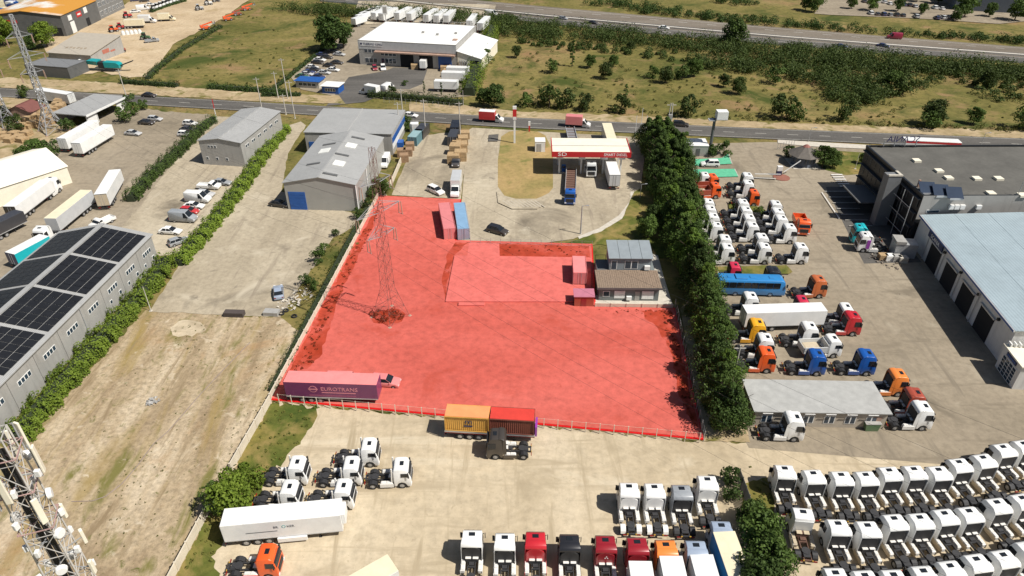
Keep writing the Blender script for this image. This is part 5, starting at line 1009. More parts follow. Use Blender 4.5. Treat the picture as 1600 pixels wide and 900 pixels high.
# middle right cluster of white units
EC = [('left', [(1110,313),(1113,324),(1117.5,336),(1122.5,350),(1136,370),(1140,384)]), ('middle', [(1164,314),(1169,325.5),(1174,337.5),(1179,350),(1194,368),(1198,383)]), ('right', [(1215.5,316),(1219,328),(1224.5,339),(1237.5,352.5),(1255.5,383)])]
for cn, cl in EC:
    for i, p in enumerate(cl): tract(p, -2, 'white tractor unit facing right, %s from back, %s column of the cluster' % (ORD[i], cn), group='white tractor units of the middle right cluster', lip=BLACKP)
for p, c, t_, k_ in (((1171,272),'white','white tractor unit at the barrier, back one','tractor'),((1172,284),'white','white tractor unit at the barrier, front one','tractor'),((1103,271),'white','white tractor unit on the green bay','tractor_low'),((1180,298),'orange','bright orange tractor unit beside the barrier','tractor_plain'),
        ((1212,420),'black','black tractor unit behind the blue coach','tractor'),((1150,413),'crimson','crimson tractor unit behind the blue coach','tractor_plain'),((1283,434),'copper','copper brown tractor unit right of the blue coach','tractor'),((1256,466),'crimson','crimson tractor unit behind the white trailer','tractor_plain'),((1177,461),'white','white tractor unit behind the left end of the white trailer','tractor'),
        ((1337,491),'red','red tractor unit at the right end of the white trailer','tractor'),((1325,477.5),'white','white tractor unit behind the red one','tractor_plain'),((1269.5,508),'white','white tractor unit in front of the white trailer','tractor'),((1187.5,502.5),'yellow','yellow tractor unit beside the tree row','tractor'),((1200,526),'white','white tractor unit behind the bright orange one by the trees','tractor'),
        ((1202,547),'orange','bright orange tractor unit beside the tree row','tractor'),((1281,551),'blue','left one of the two blue tractor units','tractor'),((1359,551),'blue','right one of the two blue tractor units','tractor'),((1409,582.5),'amber','orange tractor unit above the flat roofed office corner','tractor'),((1435,612.5),'brick','red tractor unit right of the flat roofed office','tractor'),((1447.5,634),'white','white tractor unit at the right corner of the flat roofed office','tractor'),((1246,650.5),'white','white tractor unit in front of the flat roofed office','tractor')):
    kw = dict(skirt=PAINT(c)) if c != 'white' else dict(lip=BLACKP); kw['rear'] = BLACKP
    tract(p, -2 if c != 'copper' else 3, t_, c, k_, **kw)
tract((1343,352), 172, 'teal tractor unit in the shade of the black office', 'teal'); e = tract((1352,365), 174, 'white and purple tractor unit beside the teal one', 'white'); bx(e, 'purple_stripe', PAINT('purple'), .85, 1.5, -1.262, 1.262, 1.0, 2.9)
e = tract((773,677), 179, 'dark brown tractor unit in front of the yellow container', 'brown', tank=TANK)
tract((418,862), 2, 'orange tractor unit with bare chassis at the bottom left', 'orange', 'tractor_plain', rear=PAINT('orange'), hx=1.9, zr=3.4)
for p1, p2, lab, pal in (((1078,313),(1133,311),'orange tipper truck with a sand coloured bed, front one by the trees',dict(paint='orange', box='brick', load='beige')),((1077,299),(1128,297),'orange tipper truck with a sand coloured bed, back one by the trees',dict(paint='orange', box='brick', load='beige')),((1243,563),(1324,560),'grey tipper truck with an open bed behind the blue units',dict(paint='white', box='palegrey', load='beige'))):
    side('tipper', p1, p2, lab, pal)
mid('tipper', (1243,345), (1256,374), 'orange tipper truck parked nose to the camera by the white cluster', dict(paint='orange', box='orange', load='copper'))
side('bus', (1122,462.5), (1223,465), 'bright blue coach parked across the service yard', 'skyblue')
e = side('trailer', (1160,520), (1285,516), 'long white box trailer in the service yard', dict(box='white', roof='white'))
# left middle objects
e = side('trailer', (450,629), (592,634), 'purple box trailer lettered in pink on the red lot', dict(box='plum', roof='pink', door='plum')); PK = M('pink_lettering', (.62,.22,.26), .6)
text(e, 'EUROTRANS', .95, PK, (-1.5, -1.29, 2.85), sx=1.0); bx(e, 'lettering_line', PK, -1.4, 3.6, -1.286, -1.276, 2.12, 2.28); rod(e, 'emblem', PK, (-2.6, -1.276, 2.8), (-2.6, -1.288, 2.8), .62); rod(e, 'emblem_core', PAINT('plum'), (-2.6, -1.288, 2.8), (-2.6, -1.294, 2.8), .5); bx(e, 'emblem_bar', PK, -3.3, -1.9, -1.299, -1.295, 2.68, 2.9); bx(e, 'lettering_line', M('pale_plum_print', (.28,.07,.14), .6), -3.3, 3.6, -1.285, -1.276, 1.5, 1.75)
side('suv', (581,606), (619,609), 'rose red car parked behind the purple trailer', 'rose')
put('van', place(541,605), -2, 'pink topped van hidden behind the purple trailer', 'pink')
e = side('trailer_skirt', (357,857), (536,840), 'long white refrigerated trailer at lower left', dict(box='white', roof='white'))
DK = M('dark_print', (.12,.13,.14), .6); text(e, 'BR', .5, DK, (-1.0, -1.29, 2.95)); text(e, 'KER', .5, DK, (.55, -1.29, 2.95)); rod(e, 'emblem', M('teal_print', (.05,.3,.3), .5), (.2, -1.276, 2.95), (.2, -1.29, 2.95), .24); rod(e, 'emblem_core', PAINT('white'), (.2, -1.29, 2.95), (.2, -1.295, 2.95), .15); bx(e, 'print_line', DK, -4.2, -.6, -1.284, -1.276, 2.25, 2.38)
# containers
a, b_ = G(699,690), G(833,690); ctr = (a + b_)/2 + Vector((0, 1.28, 0)); rzc = ang(G(699,686), G(833,694)) + 0
e = put('flatbed', ctr, rzc, 'container chassis trailer behind the dark brown tractor', dict(box='darkred')); d = Vector((math.cos(R(rzc)), math.sin(R(rzc)), 0))
bx(e, 'coupling_plate', PAINT('purple'), 6.22, 6.5, -1.0, 1.0, 1.2, 2.9)
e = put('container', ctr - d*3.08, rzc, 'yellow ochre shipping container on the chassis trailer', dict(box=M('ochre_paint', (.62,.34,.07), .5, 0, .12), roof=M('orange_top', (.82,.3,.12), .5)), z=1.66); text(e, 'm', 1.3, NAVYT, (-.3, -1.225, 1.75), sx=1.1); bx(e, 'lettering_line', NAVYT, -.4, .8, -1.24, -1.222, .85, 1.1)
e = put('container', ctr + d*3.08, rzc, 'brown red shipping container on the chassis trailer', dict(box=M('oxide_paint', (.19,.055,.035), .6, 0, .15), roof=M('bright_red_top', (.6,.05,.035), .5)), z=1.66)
for nm, p1, p2, k_, lab, pal in (('c',(703,379),(691,320),'container40','long pink container at the upper edge of the red lot',dict(box='rose', roof='rose')),):
    a, b_ = G(704,378), G(694,331); put('container40', (a + b_)/2, ang(a, b_), lab, pal)
a, b_ = G(725,377), G(718,332); put('container40', (a + b_)/2, ang(a, b_), 'blue container straddling the edge of the red lot', dict(box='bluegrey', roof=M('light_blue_top', (.2,.34,.5), .5)))
a, b_ = G(905,448), G(903,421); put('container', (a + b_)/2, ang(a, b_), 'rose container standing on the raised slab', dict(box='rose', roof='pink'), z=.46)
e = flat('site_hut', place(897,480), -1, 3.4, 2.4, 2.2, PAINT('brick'), M('mauve_roof', (.45,.16,.22), .6), 'small red hut with a mauve roof on the slab edge', 'hut', par=0, over=.15); bx(e, 'door', PAINT('darkred'), 1.2, 2.1, -.05, -.004, .1, 1.9)
# left yard trailers and cars
CARS = [('sedan',(247,367),(281,369),'white','white car nearest the solar warehouse in the car yard'),('van',(265,348),(304,350),'grey','grey van in the car yard row'),('hatch',(279,335),(309,337),'red','red car in the car yard row'),('sedan',(283,327),(319,329),'white','white sedan right behind the red car'),('van',(291,317),(324,319),'white','white van in the car yard row'),('hatch',(306,308),(332,310),'silver','silver hatchback behind the white van'),
        ('pickup',(313,297),(336,298),'white','white pickup near the far end of the car yard'),('sedan',(328,290),(361,292),'grey','dark silver sedan at the far end of the car yard'),('sedan',(213,195),(240,197),'black','black car beside the street shrubs, left'),('hatch',(231,190),(250,191),'silver','silver car behind the black car, left'),('sedan',(194,212),(217,214),'silver','silver car on the grass by the open shed'),
        ('hatch',(287,197),(304,198),'white','white car by the hedge at the small grey building, back'),('sedan',(280,206),(303,208),'dark','dark car by the hedge at the small grey building'),('hatch',(279,214),(297,215),'white','white car by the hedge at the small grey building, front'),
        ('sedan',(218,152),(244,154),'black','black car driving on the street, left'),('suv',(1049,198.5),(1077,200.5),'black','black car driving on the street, right of the fuel station'),('sedan',(627,183.5),(652,186),'white','white car driving on the street near the depot'),
        ('suv',(1125,262),(1095,262),'white','white car parked on the far green bay'),('sedan',(418,323),(450,327),'black','black car parked beside the big grey warehouse'),
        ('hatch',(869,30.5),(889,32.5),'grey','grey car on the motorway, left'),('sedan',(917,37.5),(933,39.5),'black','black car half hidden by scrub on the motorway'),('sedan',(1025,45),(1048,47.5),'white','white car on the motorway'),('sedan',(1367,73),(1391,76),'navy','navy car on the motorway, right'),('sedan',(1304,74.5),(1324,76.5),'navy','dark blue car half hidden by scrub on the motorway, right')]
for k_, p1, p2, c, lab in CARS: side(k_, p1, p2, lab, c)
mid('sedan', (437,472), (435,449), 'silver car at the end of the concrete drive', 'bluegrey'); mid('suv', (763,360), (792,368), 'black car on the forecourt bend', 'black'); mid('suv', (671,297), (691,306), 'white car beside the grey box truck', 'white')
mid('hatch', (268,385), (292,377), 'grey car nosed into the hedge by the solar warehouse', 'grey'); mid('pickup', (177,344), (146,359), 'white pickup beside the solar warehouse end', 'white'); mid('van', (604,254), (600,262), 'white van squeezed beside the blue walled building', 'white')
side('van', (750,23.5), (783,27), 'white van on the motorway', 'white'); side('van', (1413,63), (1381,61), 'crimson van on the motorway', 'maroon')
side('boxvan', (747,191.5), (787,194), 'red sided box van on the street', dict(paint='white', box='red', roof='white'), name='box_van'); side('boxvan', (884,199.5), (921,202), 'faded red box van on the street above the fuel station', dict(paint='white', box='rose', roof='rose'))
e = side('trailer', (1415,219), (1504,223), 'white roofed trailer with a red band on the street, right', dict(box='white', roof='white'), z=4); bx(e, 'red_band', PAINT('red'), -6.78, 6.78, -1.285, -1.276, 3.3, 3.85)
put('trailer', G(155,234) + Vector((-1.3, 1.3, 0)), ang(G(131,249), G(176,221)), 'white trailer parked diagonally in the lorry yard', 'white'); put('trailer', G(143,232) + Vector((-4.2, 3.6, 0)), ang(G(131,249), G(176,221)), 'second white trailer parked behind the diagonal one', 'white')
rz = ang(G(34,349), G(98,299)); a = G(34,349); d = Vector((math.cos(R(rz)), math.sin(R(rz)), 0)); n_ = Vector((-d.y, d.x, 0))
put('trailer', a + d*6.8 + n_*1.3, rz, 'large white trailer with an open rear at the left edge', dict(box='white', roof='white', door='brown')); put('tractor', a + d*13.4 + n_*1.3, rz, 'white tractor unit pulling the large white trailer, left', dict(paint='white'))
rz = ang(G(141,328), G(98,364)); c0 = G(117,344); d = Vector((math.cos(R(rz)), math.sin(R(rz)), 0)); put('trailer', c0, rz, 'grey curtain sided trailer in the lorry yard', dict(box='silver', roof='cream')); put('tractor', c0 + d*8.6, rz, 'white tractor unit pulling the grey curtain trailer', dict(paint='white'))
rz = ang(G(165,329), G(193,279)); d = Vector((math.cos(R(rz)), math.sin(R(rz)), 0)); put('trailer', G(165,329) + d*6.8, rz, 'white trailer with brown rear doors in the lorry yard', dict(box='white', roof='white', door='beige'))
rz = 70; d = Vector((math.cos(R(rz)), math.sin(R(rz)), 0)); put('trailer_short', G(26,421) + d*3.8, rz, 'white roofed teal trailer beside the solar warehouse', dict(box='teal', roof='white', door='navy')); put('trailer_short', G(-12,378) + d*3.8, rz, 'dark trailer at the left edge', dict(box='dark', roof='dark'))
side('trailer', (104,167), (66,161), 'white sided trailer parked beside the far left street', dict(box='palegrey', roof='white'))
# fuel station lorries
a, b_ = G(890,322), G(893,262); rz = ang(b_, a); d = (a - b_).normalized(); put('tractor_plain', a - d*3, rz, 'dark blue tractor unit leaving the fuel station', dict(paint='blue', rear='blue')); put('flatbed', a - d*11.4, rz, 'rusty flatbed trailer behind the dark blue tractor', dict(box=RUSTY))
a = G(923.5,279); put('tractor', a + Vector((0, 3, 0)), -90, 'silver white tractor unit under the fuel canopy', dict(paint='palegrey')); put('trailer', G(959,298) + Vector((0, 6.8, 0)), 90, 'white trailer with its rear to the camera at the fuel station', dict(box='white', roof='white', door='silver'))
put('trailer', G(948,192,4) - Vector((0, 6.8, 0)), -90, 'beige roofed trailer behind the fuel canopy', dict(box='silver', roof='cream')); put('flatbed', G(891,198,2) - Vector((0, 6.2, 0)), -89, 'grey open trailer behind the fuel canopy', dict(box='grey'), z=.5)
a = G(711,311); put('boxtruck', a + Vector((0, 4.2, 0)), -91, 'grey box truck with a white cab by the lot corner', dict(paint='white', box='palegrey', roof='silver'))
a = G(712,262); put('pickup', a + Vector((0, 2, 0)), -90, 'dark pickup below the crate stacks', 'dark')
# depot yard
DC_ = [((519,87.5),(538,89),'silver'),((500,92),(518,93.5),'dark'),((490,96),(506,97.5),'white'),((484,100),(505,102),'black'),((503,105),(523,107),'black'),((475,107.5),(497,109.5),'white'),((471,115.5),(491,117),'navy'),((495,116.5),(515,118),'silver'),((485,122.5),(507,124.5),'navy'),((459,122),(482,124),'green'),((512,83.5),(530,85),'black'),((493,88.5),(510,90),'navy'),((516,100.5),(534,102),'dark'),((481,111.5),(500,113),'dark'),((510,112),(528,113.5),'white'),((470,119),(486,120),'silver')]
for i, (p1, p2, c) in enumerate(DC_): side('sedan', p1, p2, '%s car in the depot car park, %s of its cars from the far end' % (c, ORD[sorted(DC_, key=lambda q: q[0][1]).index(DC_[i])]), c, 'cars in the depot car park')
mid('hatch', (584,104), (588,114), 'dark red car before the depot office', 'maroon'); mid('suv', (598,104), (600,114), 'white car before the depot office', 'white')
mid('boxvan', (586,150), (570,147), 'white box van at the depot gate', 'white'); put('boxtruck', G(663,111) + Vector((0, 4, 0)), 84, 'white box truck backed at the middle dock door', 'white'); put('boxvan', G(636,101) + Vector((0, 1.5, 0)), 84, 'white box van inside the left dock door', 'white')
for i, (x, y) in enumerate(((604,141),)): mid('van', (602,144), (610,139), 'white van at the depot hedge', 'white')
for i, (x, y) in enumerate(((716,121),(709,129),(698,143))): put('trailer_short', G(x, y), -6, 'white trailer right of the depot gate, %s from the back' % ORD[i], 'white', 'white trailers right of the depot gate')
for i, (x, y, rz) in enumerate(((562,40,62),(568,35,62),(574,31,62),(581,28,64),(588,25,64),(597,30,68),(608,31,70),(631,30,72),(648,31,76),(674,33,76),(689,34,78),(703,34,80),(738,42,82),(756,46,78))):
    put('trailer_short' if i < 5 else 'trailer', G(x, y, 0), rz, 'white trailer behind the depot, %s from the left' % ORD[i], 'white', 'white trailers parked behind the depot')
# far car park
CP = [(1350,4),(1371,4),(1381,5),(1390,7.5),(1411,9.5),(1420,10),(1429,11.5),(1441,12),(1460,14),(1471,15.5)]
cc = ['dark','white','white','white','navy','black','silver','seafoam','white','white','dark','silver']
for i, (x, y) in enumerate(CP): put('suv' if i % 3 else 'sedan', G(x, y), 82, 'car in the back row of the far car park, %s from the left' % ORD[i], cc[i % 12], 'cars in the far car park')
for i, (x, y) in enumerate([(1360,22.5),(1370,24),(1380,24.5),(1390,25),(1400,25.5),(1410,26),(1431,28),(1463,30),(1473,29.5),(1484,30)]): put('hatch' if i % 2 else 'suv', G(x, y), 82, 'car in the front row of the far car park, %s from the left' % ORD[i], ['white','dark','navy','grey','black','dark','silver','navy','white','dark'][i], 'cars in the front row of the far car park')
# plant hire machines
for i, (k_, x, y, rz, c, lab) in enumerate((('lift',322,46,35,'orange','large orange boom lift on the grass edge of the plant yard'),('lift',357,32,32,'orange','orange boom lift beyond the large one'),('lift',372,24,30,'brick','red orange boom lift, third along the plant yard'),('lift',386,16,30,'orange','orange boom lift at the far end of the plant yard'),
        ('machine',178,50,40,'orange','orange farm tractor beside the dark hall'),('machine',190,46,40,'red','red farm tractor behind the orange one'),('machine',200,28,40,'red','red farm tractor near the office wing'),('machine',312,16,30,'silver','silver farm tractor at the top of the plant yard'),('machine',326,8,30,'white','white farm tractor at the top of the plant yard'),('machine',338,3,30,'navy','dark blue farm tractor at the top of the plant yard'),
        ('machine',228,62,0,'green','green farm tractor with a frame in the plant yard'),('pickup',238,66,30,'grey','grey small truck in the plant yard'),('machine',189,82,20,'brick','small red machine on the grass below the beige shed'),('boxvan',232,36,5,'white','white machine trailer in the middle of the plant yard'),('boxvan',262,33,10,'cream','cream machine trailer in the middle of the plant yard'),('trailer_short',212,44,10,'cream','cream box standing in the plant yard'))):
    put(k_, G(x, y), rz, lab, c)
for i, (x, y) in enumerate(((212,20),(224,16),(236,9),(212,2),(226,3))): put('sedan' if i != 1 else 'van', G(x, y), 28, 'car beside the office wing, %s from the left' % ORD[i], ['white','white','white','navy','black'][i], 'cars beside the office wing')
for i in range(8): put('machine', G(242 + i*5.5, 16 - i*2.0), 60, 'small white machine in the hedge row, %s from the left' % ORD[i], 'white', 'small white machines by the hedge')
for i, (x, y) in enumerate(((88,94),(109,95),(131,100))): put('van' if i < 2 else 'pickup', G(x, y), 178, 'white van before the beige shed, %s from the left' % ORD[i], 'white', 'white vans before the beige shed')
for i in range(5):
    e = empty('bulk_bag', G(193 + i*6.5, 55 - i*.6), 0, 'white bulk bag in the plant yard, %s from the left' % ORD[i], 'bag', 'white bulk bags'); obj('sack', MB().tube((0,0,0),(0,0,1.5),.9,.7,9).mesh('sack', .15, 2), PAINT('white'), e); obj('neck', MB().tube((0,0,1.5),(0,0,1.8),.3,.4,8).mesh('neck'), PAINT('white'), e)
# teal crusher
e = empty('crushing_machine', G(173,111), -6, 'teal tracked crushing machine on the grass, top left', 'crusher'); TE = PAINT('seafoam')
obj('hopper', MB().prism([(-7.2,2.4),(-6.8,3.8),(-3.2,3.6),(-3.6,2.0)], lambda x, z: 1.0 if z < 2.5 else 1.6).mesh('hopper', .05), TE, e); obj('engine_housing', MB().prism([(-1.2,1.4),(-1.2,3.4),(3.6,3.2),(4.4,2.6),(4.4,1.4)], 1.2).mesh('engine_housing', .08), TE, e); obj('crusher_box', MB().box(-3.4,-1.25,-1.1,1.1,1.2,3.2).mesh('crusher_box', .05), BLACKP, e)
bar(e, 'conveyor', BLACKP, (3.0, 0, 1.6), (8.8, .6, 3.6), 1.0, .3); bar(e, 'frame', GALV, (-5, 0, 1.1), (4, 0, 1.1), 1.4, .4)
for s in (-1, 1): obj('track', MB().prism([(-2.4,.1),(-2.7,.45),(-2.4,.85),(2.0,.85),(2.3,.45),(2.0,.1)], .25).mesh('track', .05), TYRE, e, (0, s*1.1, 0))

# ------------------------------------------------------------------ walls, fences, poles, pylons, small things
PANELW = M('precast_panel', (.6,.53,.42), .9, 0, .15, .8)
def panel_wall(name, pts, h, th, label, step=2.5, mat=PANELW):
    P_ = [place(*p) for p in pts]; e = empty(name, P_[0], 0, label, 'wall')
    for a, b_ in zip(P_, P_[1:]):
        L = (b_ - a).length; n = max(1, int(L / step)); d = (b_ - a) / n
        for i in range(n):
            p = a + d*i - P_[0]; q = p + d*.97; o = obj('wall_panel', UNIT, mat, e, ((p + q)/2 + Vector((0, 0, h/2))), (0, 0, math.atan2(d.y, d.x)), ((q - p).length, th, h))
            obj('wall_post', UNIT, mat, e, p + Vector((0, 0, h/2 + .04)), (0, 0, math.atan2(d.y, d.x)), (.18, th*2, h + .08))
    return e
panel_wall('boundary_wall', [(240,962),(327,800)], 1.5, .14, 'pale concrete boundary wall along the vacant lot, lower piece')
panel_wall('boundary_wall', [(362,737),(424,628)], 1.5, .14, 'pale concrete boundary wall above the big bright bush')
panel_wall('boundary_wall', [(423,625),(500,482),(591,309)], 1.2, .14, 'pale concrete wall along the left edge of the red lot')
panel_wall('boundary_wall', [(592,306),(612,290),(628,252)], 1.5, .14, 'pale concrete wall beside the container yard')
panel_wall('boundary_wall', [(930,480),(1052,482)], .9, .14, 'low pale wall below the small house')
def post_fence(name, pts, n, h, label, mat=GALV, rails=(.3, 1.0, 1.7), w_=.07, mesh=True, cat='fence'):
    P_ = [place(*p) for p in pts]; a, b_ = P_; e = empty(name, a, 0, label, cat); d = (b_ - a)
    for i in range(n + 1): bar(e, 'post', mat, d*i/n, d*i/n + Vector((0, 0, h)), w_)
    for z in rails: bar(e, 'rail', mat, Vector((0, 0, z*h/1.8)), d + Vector((0, 0, z*h/1.8)), .02)
    return e
post_fence('post_fence', [(437,631),(1092,692)], 31, 1.9, 'thin fence of pale concrete posts along the bottom of the red lot', PANELW, (.5, 1.75), .1)
post_fence('wire_fence', [(1054,482),(1099,690)], 15, 2.0, 'steel mesh fence along the right edge of the red lot', GALV)
post_fence('wire_fence', [(735,381),(925,386)], 12, 1.4, 'thin rail fence between forecourt and red lot', GALV)
post_fence('wire_fence', [(1214,234),(1240,228)], 6, 1.8, 'short fence left of the gate kiosk', GALV)
post_fence('wire_fence', [(600,160),(720,170)], 14, 1.6, 'fence before the depot hedge', GALV)
a, b_ = place(1152,752), place(1177,822); e = empty('slatted_fence', a, 0, 'dark slatted fence beside the grass bed', 'fence'); d = b_ - a
for i in range(26): obj('slat', UNIT, DGREY, e, d*(i+.5)/26 + Vector((0,0,1.15)), (0, 0, math.atan2(d.y, d.x)), (d.length/26*.7, .05, 2.2))
for i in range(6): bar(e, 'post', DGREY, d*i/5, d*i/5 + Vector((0,0,2.4)), .1)
# lattice towers
def lattice(e, h, w0, w1, wm, zm, n, mat, leg=.14, br=.07):
    """four legs: half width w0 at the foot, wm at height zm, w1 at the top; X bracing in n storeys"""
    hw = lambda z: w0 + (wm - w0)*z/zm if z < zm else wm + (w1 - wm)*(z - zm)/(h - zm)
    zs = [h * (1 - (1 - i/n)**1.25) for i in range(n + 1)]; zs = [h*i/n for i in range(n+1)] if n > 9 else zs
    C4 = [(-1,-1),(1,-1),(1,1),(-1,1)]; pt = lambda c, z: Vector((c[0]*hw(z), c[1]*hw(z), z))
    for c in C4:
        bar(e, 'leg', mat, pt(c, 0), pt(c, zm), leg); bar(e, 'leg', mat, pt(c, zm), pt(c, h), leg*.85)
    for z0, z1 in zip(zs, zs[1:]):
        for k in range(4):
            c, c2 = C4[k], C4[(k+1) % 4]
            bar(e, 'brace', mat, pt(c, z0), pt(c2, z1), br); bar(e, 'brace', mat, pt(c2, z0), pt(c, z1), br); bar(e, 'brace', mat, pt(c, z1), pt(c2, z1), br)
PYST = M('dull_pylon_steel', (.2,.1,.085), .7, .1, .25, 2)
def pylon(name, loc, rz, h, w0, label, arms, n=13, steel=GALV, lw=.16):
    e = empty(name, loc, rz, label, 'pylon'); lattice(e, h, w0, .35, .85, h*.2, n, steel, lw, lw*.5); tips = []
    for z, L in arms:
        for s in (-1, 1):
            tip = Vector((s*L, 0, z + .1)); 
            for y in (-.5, .5):
                bar(e, 'cross_arm', GALV, (s*.4, y, z), tip, .07); bar(e, 'cross_arm', GALV, (s*.4, y, z + 1.5), tip, .06)
            for k in range(1, 5):
                t = k/5; bar(e, 'arm_brace', GALV, (s*(.4 + (L-.4)*t), -.5*(1-t), z + .1*t), (s*(.4 + (L-.4)*t), .5*(1-t), z + .1*t), .05)
            for q in (-.25, .25): rod(e, 'insulator', BRONZE, tip + Vector((0, q, 0)), tip + Vector((0, q*1.6, -2.2)), .07)
            rod(e, 'insulator_yoke', GALV, tip + Vector((0,-.5,-2.2)), tip + Vector((0,.5,-2.2)), .05); tips.append(tip - Vector((0, 0, 2.2)))
    tips.append(Vector((0, 0, h)))
    for c in ((-1,-1),(1,-1),(1,1),(-1,1)): obj('footing', MB().box(-.3,.3,-.3,.3,0,.25).mesh('footing', .05), BRONZE, e, (c[0]*w0, c[1]*w0, 0))
    bpy.context.view_layer.update(); return [e.matrix_world @ t for t in tips]
B2 = place(611,496); B1 = place(84,205); LD = (B2 - B1).normalized(); RZ = math.degrees(math.atan2(LD.y, LD.x)) + 90
T2 = pylon('lattice_pylon', B2, RZ, 31, 2.3, 'tall lattice power pylon standing in the red lot', [(16.3,2.8),(20.5,4.4),(25.5,3.0)], 13, PYST, .055)
T1 = pylon('lattice_pylon', B1, RZ, 31, 2.9, 'tall lattice power pylon by the white trailer, left', [(16.3,2.8),(20.5,4.4),(25.5,3.0)], 13, GALV, .2)
T0 = pylon('lattice_pylon', place(14,196), RZ, 24, 2.2, 'lattice pylon cut by the left edge', [(15,3.2),(19,3.6)], 11)
B3 = B2 + LD * 150
for i in range(7):
    off = T2[i] - B2; pts = []
    for P0, P1 in ((T1[i], T2[i]), (T2[i], B3 + off)):
        for k in range(16):
            t = k/16; p = P0.lerp(P1, t); p.z -= 5.0 * 4 * t * (1-t) * (P1-P0).length / 150; pts.append(p)
    mb = MB()
    for p, q in zip(pts, pts[1:]): mb.tube(p, q, .011, n=4)
    tag(obj('power_line', mb.mesh('power_line'), BLACKP), 'power line strung between the pylons, %s one' % (['lower left','lower right','middle left','middle right','upper left','upper right','top earth'][i]), 'cable', 'power lines')
# mobile phone mast at lower left
MX, MY, MH = -32.2, 31.4, 39.5
e = empty('phone_mast', (MX, MY, 0), 20, 'white lattice phone mast with panel antennas, lower left', 'mast'); WST = M('mast_white', (.5,.48,.45), .5, .1, .15, 1)
lattice(e, MH, 1.5, .7, 1.05, 22, 18, WST, .11, .045)
PNK = M('mast_faded_red', (.4,.26,.24), .6, 0, .2)
lad = bar(e, 'cable_tray', BLACKP, (.3,-.3,0), (.3,-.3,MH-1), .3, .12); bar(e, 'cable_tray', CHASSIS, (-.5,.5,0), (-.5,.5,MH-2), .35, .1)
for z in (31.5, 35, 38): 
    for k in range(4):
        a = R(45 + 90*k); bar(e, 'ring_bar', PNK, (1.5*math.cos(a), 1.5*math.sin(a), z), (1.5*math.cos(a+math.pi/2), 1.5*math.sin(a+math.pi/2), z), .06)
        bar(e, 'ring_bar', PNK, (0,0,z), (1.5*math.cos(a), 1.5*math.sin(a), z), .05)
for i, (a, r, z) in enumerate(((-75,2.1,36.2),(-115,2.2,35.6),(-150,2.1,35.0),(-35,2.2,33.6),(20,2.2,36.8),(70,2.0,38.0),(110,2.1,37.2),(165,2.2,36.0))):
    a = R(a - 20); r *= .78; o = obj('panel_antenna', MB().box(-.08,.08,-.2,.2,-1.15,1.15).mesh('panel_antenna', .05, 2), CREAMM, e, (r*math.cos(a), r*math.sin(a), z), (0, 0, a)); rod(e, 'antenna_pole', GALV, ((r-.2)*math.cos(a), (r-.2)*math.sin(a), z-1.5), ((r-.2)*math.cos(a), (r-.2)*math.sin(a), z+1.3), .05)
for i in range(34):
    a = R(i*67); r = 1.15 + .35*(i % 3)*.6; z = 20 + i*.5; c = Vector((r*math.cos(a), r*math.sin(a), z))
    if i % 3 == 0: d_ = Vector((math.cos(a), math.sin(a), 0)); obj('dish', MB().tube(c, c + d_*.3, .42, .36, 12).mesh('dish', .03), WHITEM, e)
    else: obj('radio_unit', MB().box(-.18,.18,-.14,.14,-.28,.28).mesh('radio_unit', .05, 2), WHITEM, e, c, (0, 0, a))
    bar(e, 'bracket', GALV, (0, 0, z - .2), c, .06)
for i in range(5):
    a = R(-50 + i*37); c = Vector((1.8*math.cos(a), 1.8*math.sin(a), 24 + i*2.1)); obj('radio_unit', MB().box(-.12,.12,-.16,.16,-.7,.7).mesh('radio_unit', .05, 2), CREAMM, e, c, (0, 0, a)); bar(e, 'bracket', GALV, (.6, 0, c.z), c, .06)
# poles: (foot, top, kind, label)
CP_ = M('pole_concrete', (.5,.47,.42), .85, 0, .15, 2)
POLES = [((199,156),(188,108),'street pole beside the verge hedge, far left'),((410,174),(402,121),'street pole left of the depot gate, leftmost'),((435,154),(425,112),'street pole at the verge corner by the hedge'),((450,155),(440,91),'tall street pole with a cross bar by the depot gate'),((461,185),(452,126),'street pole at the near kerb below the depot gate'),((447,179),(442,147),'short post by the small grey building'),
         ((625,211),(620,160),'street pole beside the tree at the blue walled building'),((629,176),(626,139),'street pole at the white car'),((665,211),(661,155),'street pole at the container yard entrance'),((719,208),(717,159),'street pole above the crate stacks'),((724,166),(723,141),'thin post by the dark street tree'),((907,366),(906,322),'thin lamp pole on the forecourt'),((1263,222),(1268,200),'lamp post behind the gate kiosk'),((1531,232),(1535,208),'lamp post behind the black office'),
         ((236,486),(217,448),'leaning white post at the end of the bright hedge'),((1336,264),(1341,240),'thin flag pole on the kiosk lawn'),((1000,310),(998,288),'thin lamp pole at the forecourt edge'),((1146,590),(1150,540),'grey post at the tree row beside the orange unit')]
for f, t, lab in POLES:
    g = place(*f); lo, hi = .5, 30
    for _ in range(40):
        m_ = (lo + hi)/2; d_ = g.y*CT + (CAMH - m_)*ST; y = 450 + FPX*((CAMH - m_)*CT - g.y*ST)/d_
        if y > t[1]: lo = m_
        else: hi = m_
    e = empty('utility_pole', g, 0, lab, 'pole', 'utility poles'); obj('shaft', MB().tube((0,0,0),(0,0,hi), .16 if hi > 6 else .08, .1 if hi > 6 else .05, 8).mesh('shaft'), CP_ if 'lamp' not in lab else GALV, e)
    if hi > 6 and 'lamp' not in lab: bar(e, 'cross_bar', CP_, (-.9,0,hi-.5), (.9,0,hi-.5), .12)
    elif 'lamp' in lab: bar(e, 'lamp_arm', GALV, (0,0,hi), (1,0,hi+.1), .08); bx(e, 'lamp_head', ALU, .8, 1.4, -.12, .12, hi+.06, hi+.18)
    obj('base', MB().box(-.25,.25,-.25,.25,0,.1).mesh('base'), CONC, e)
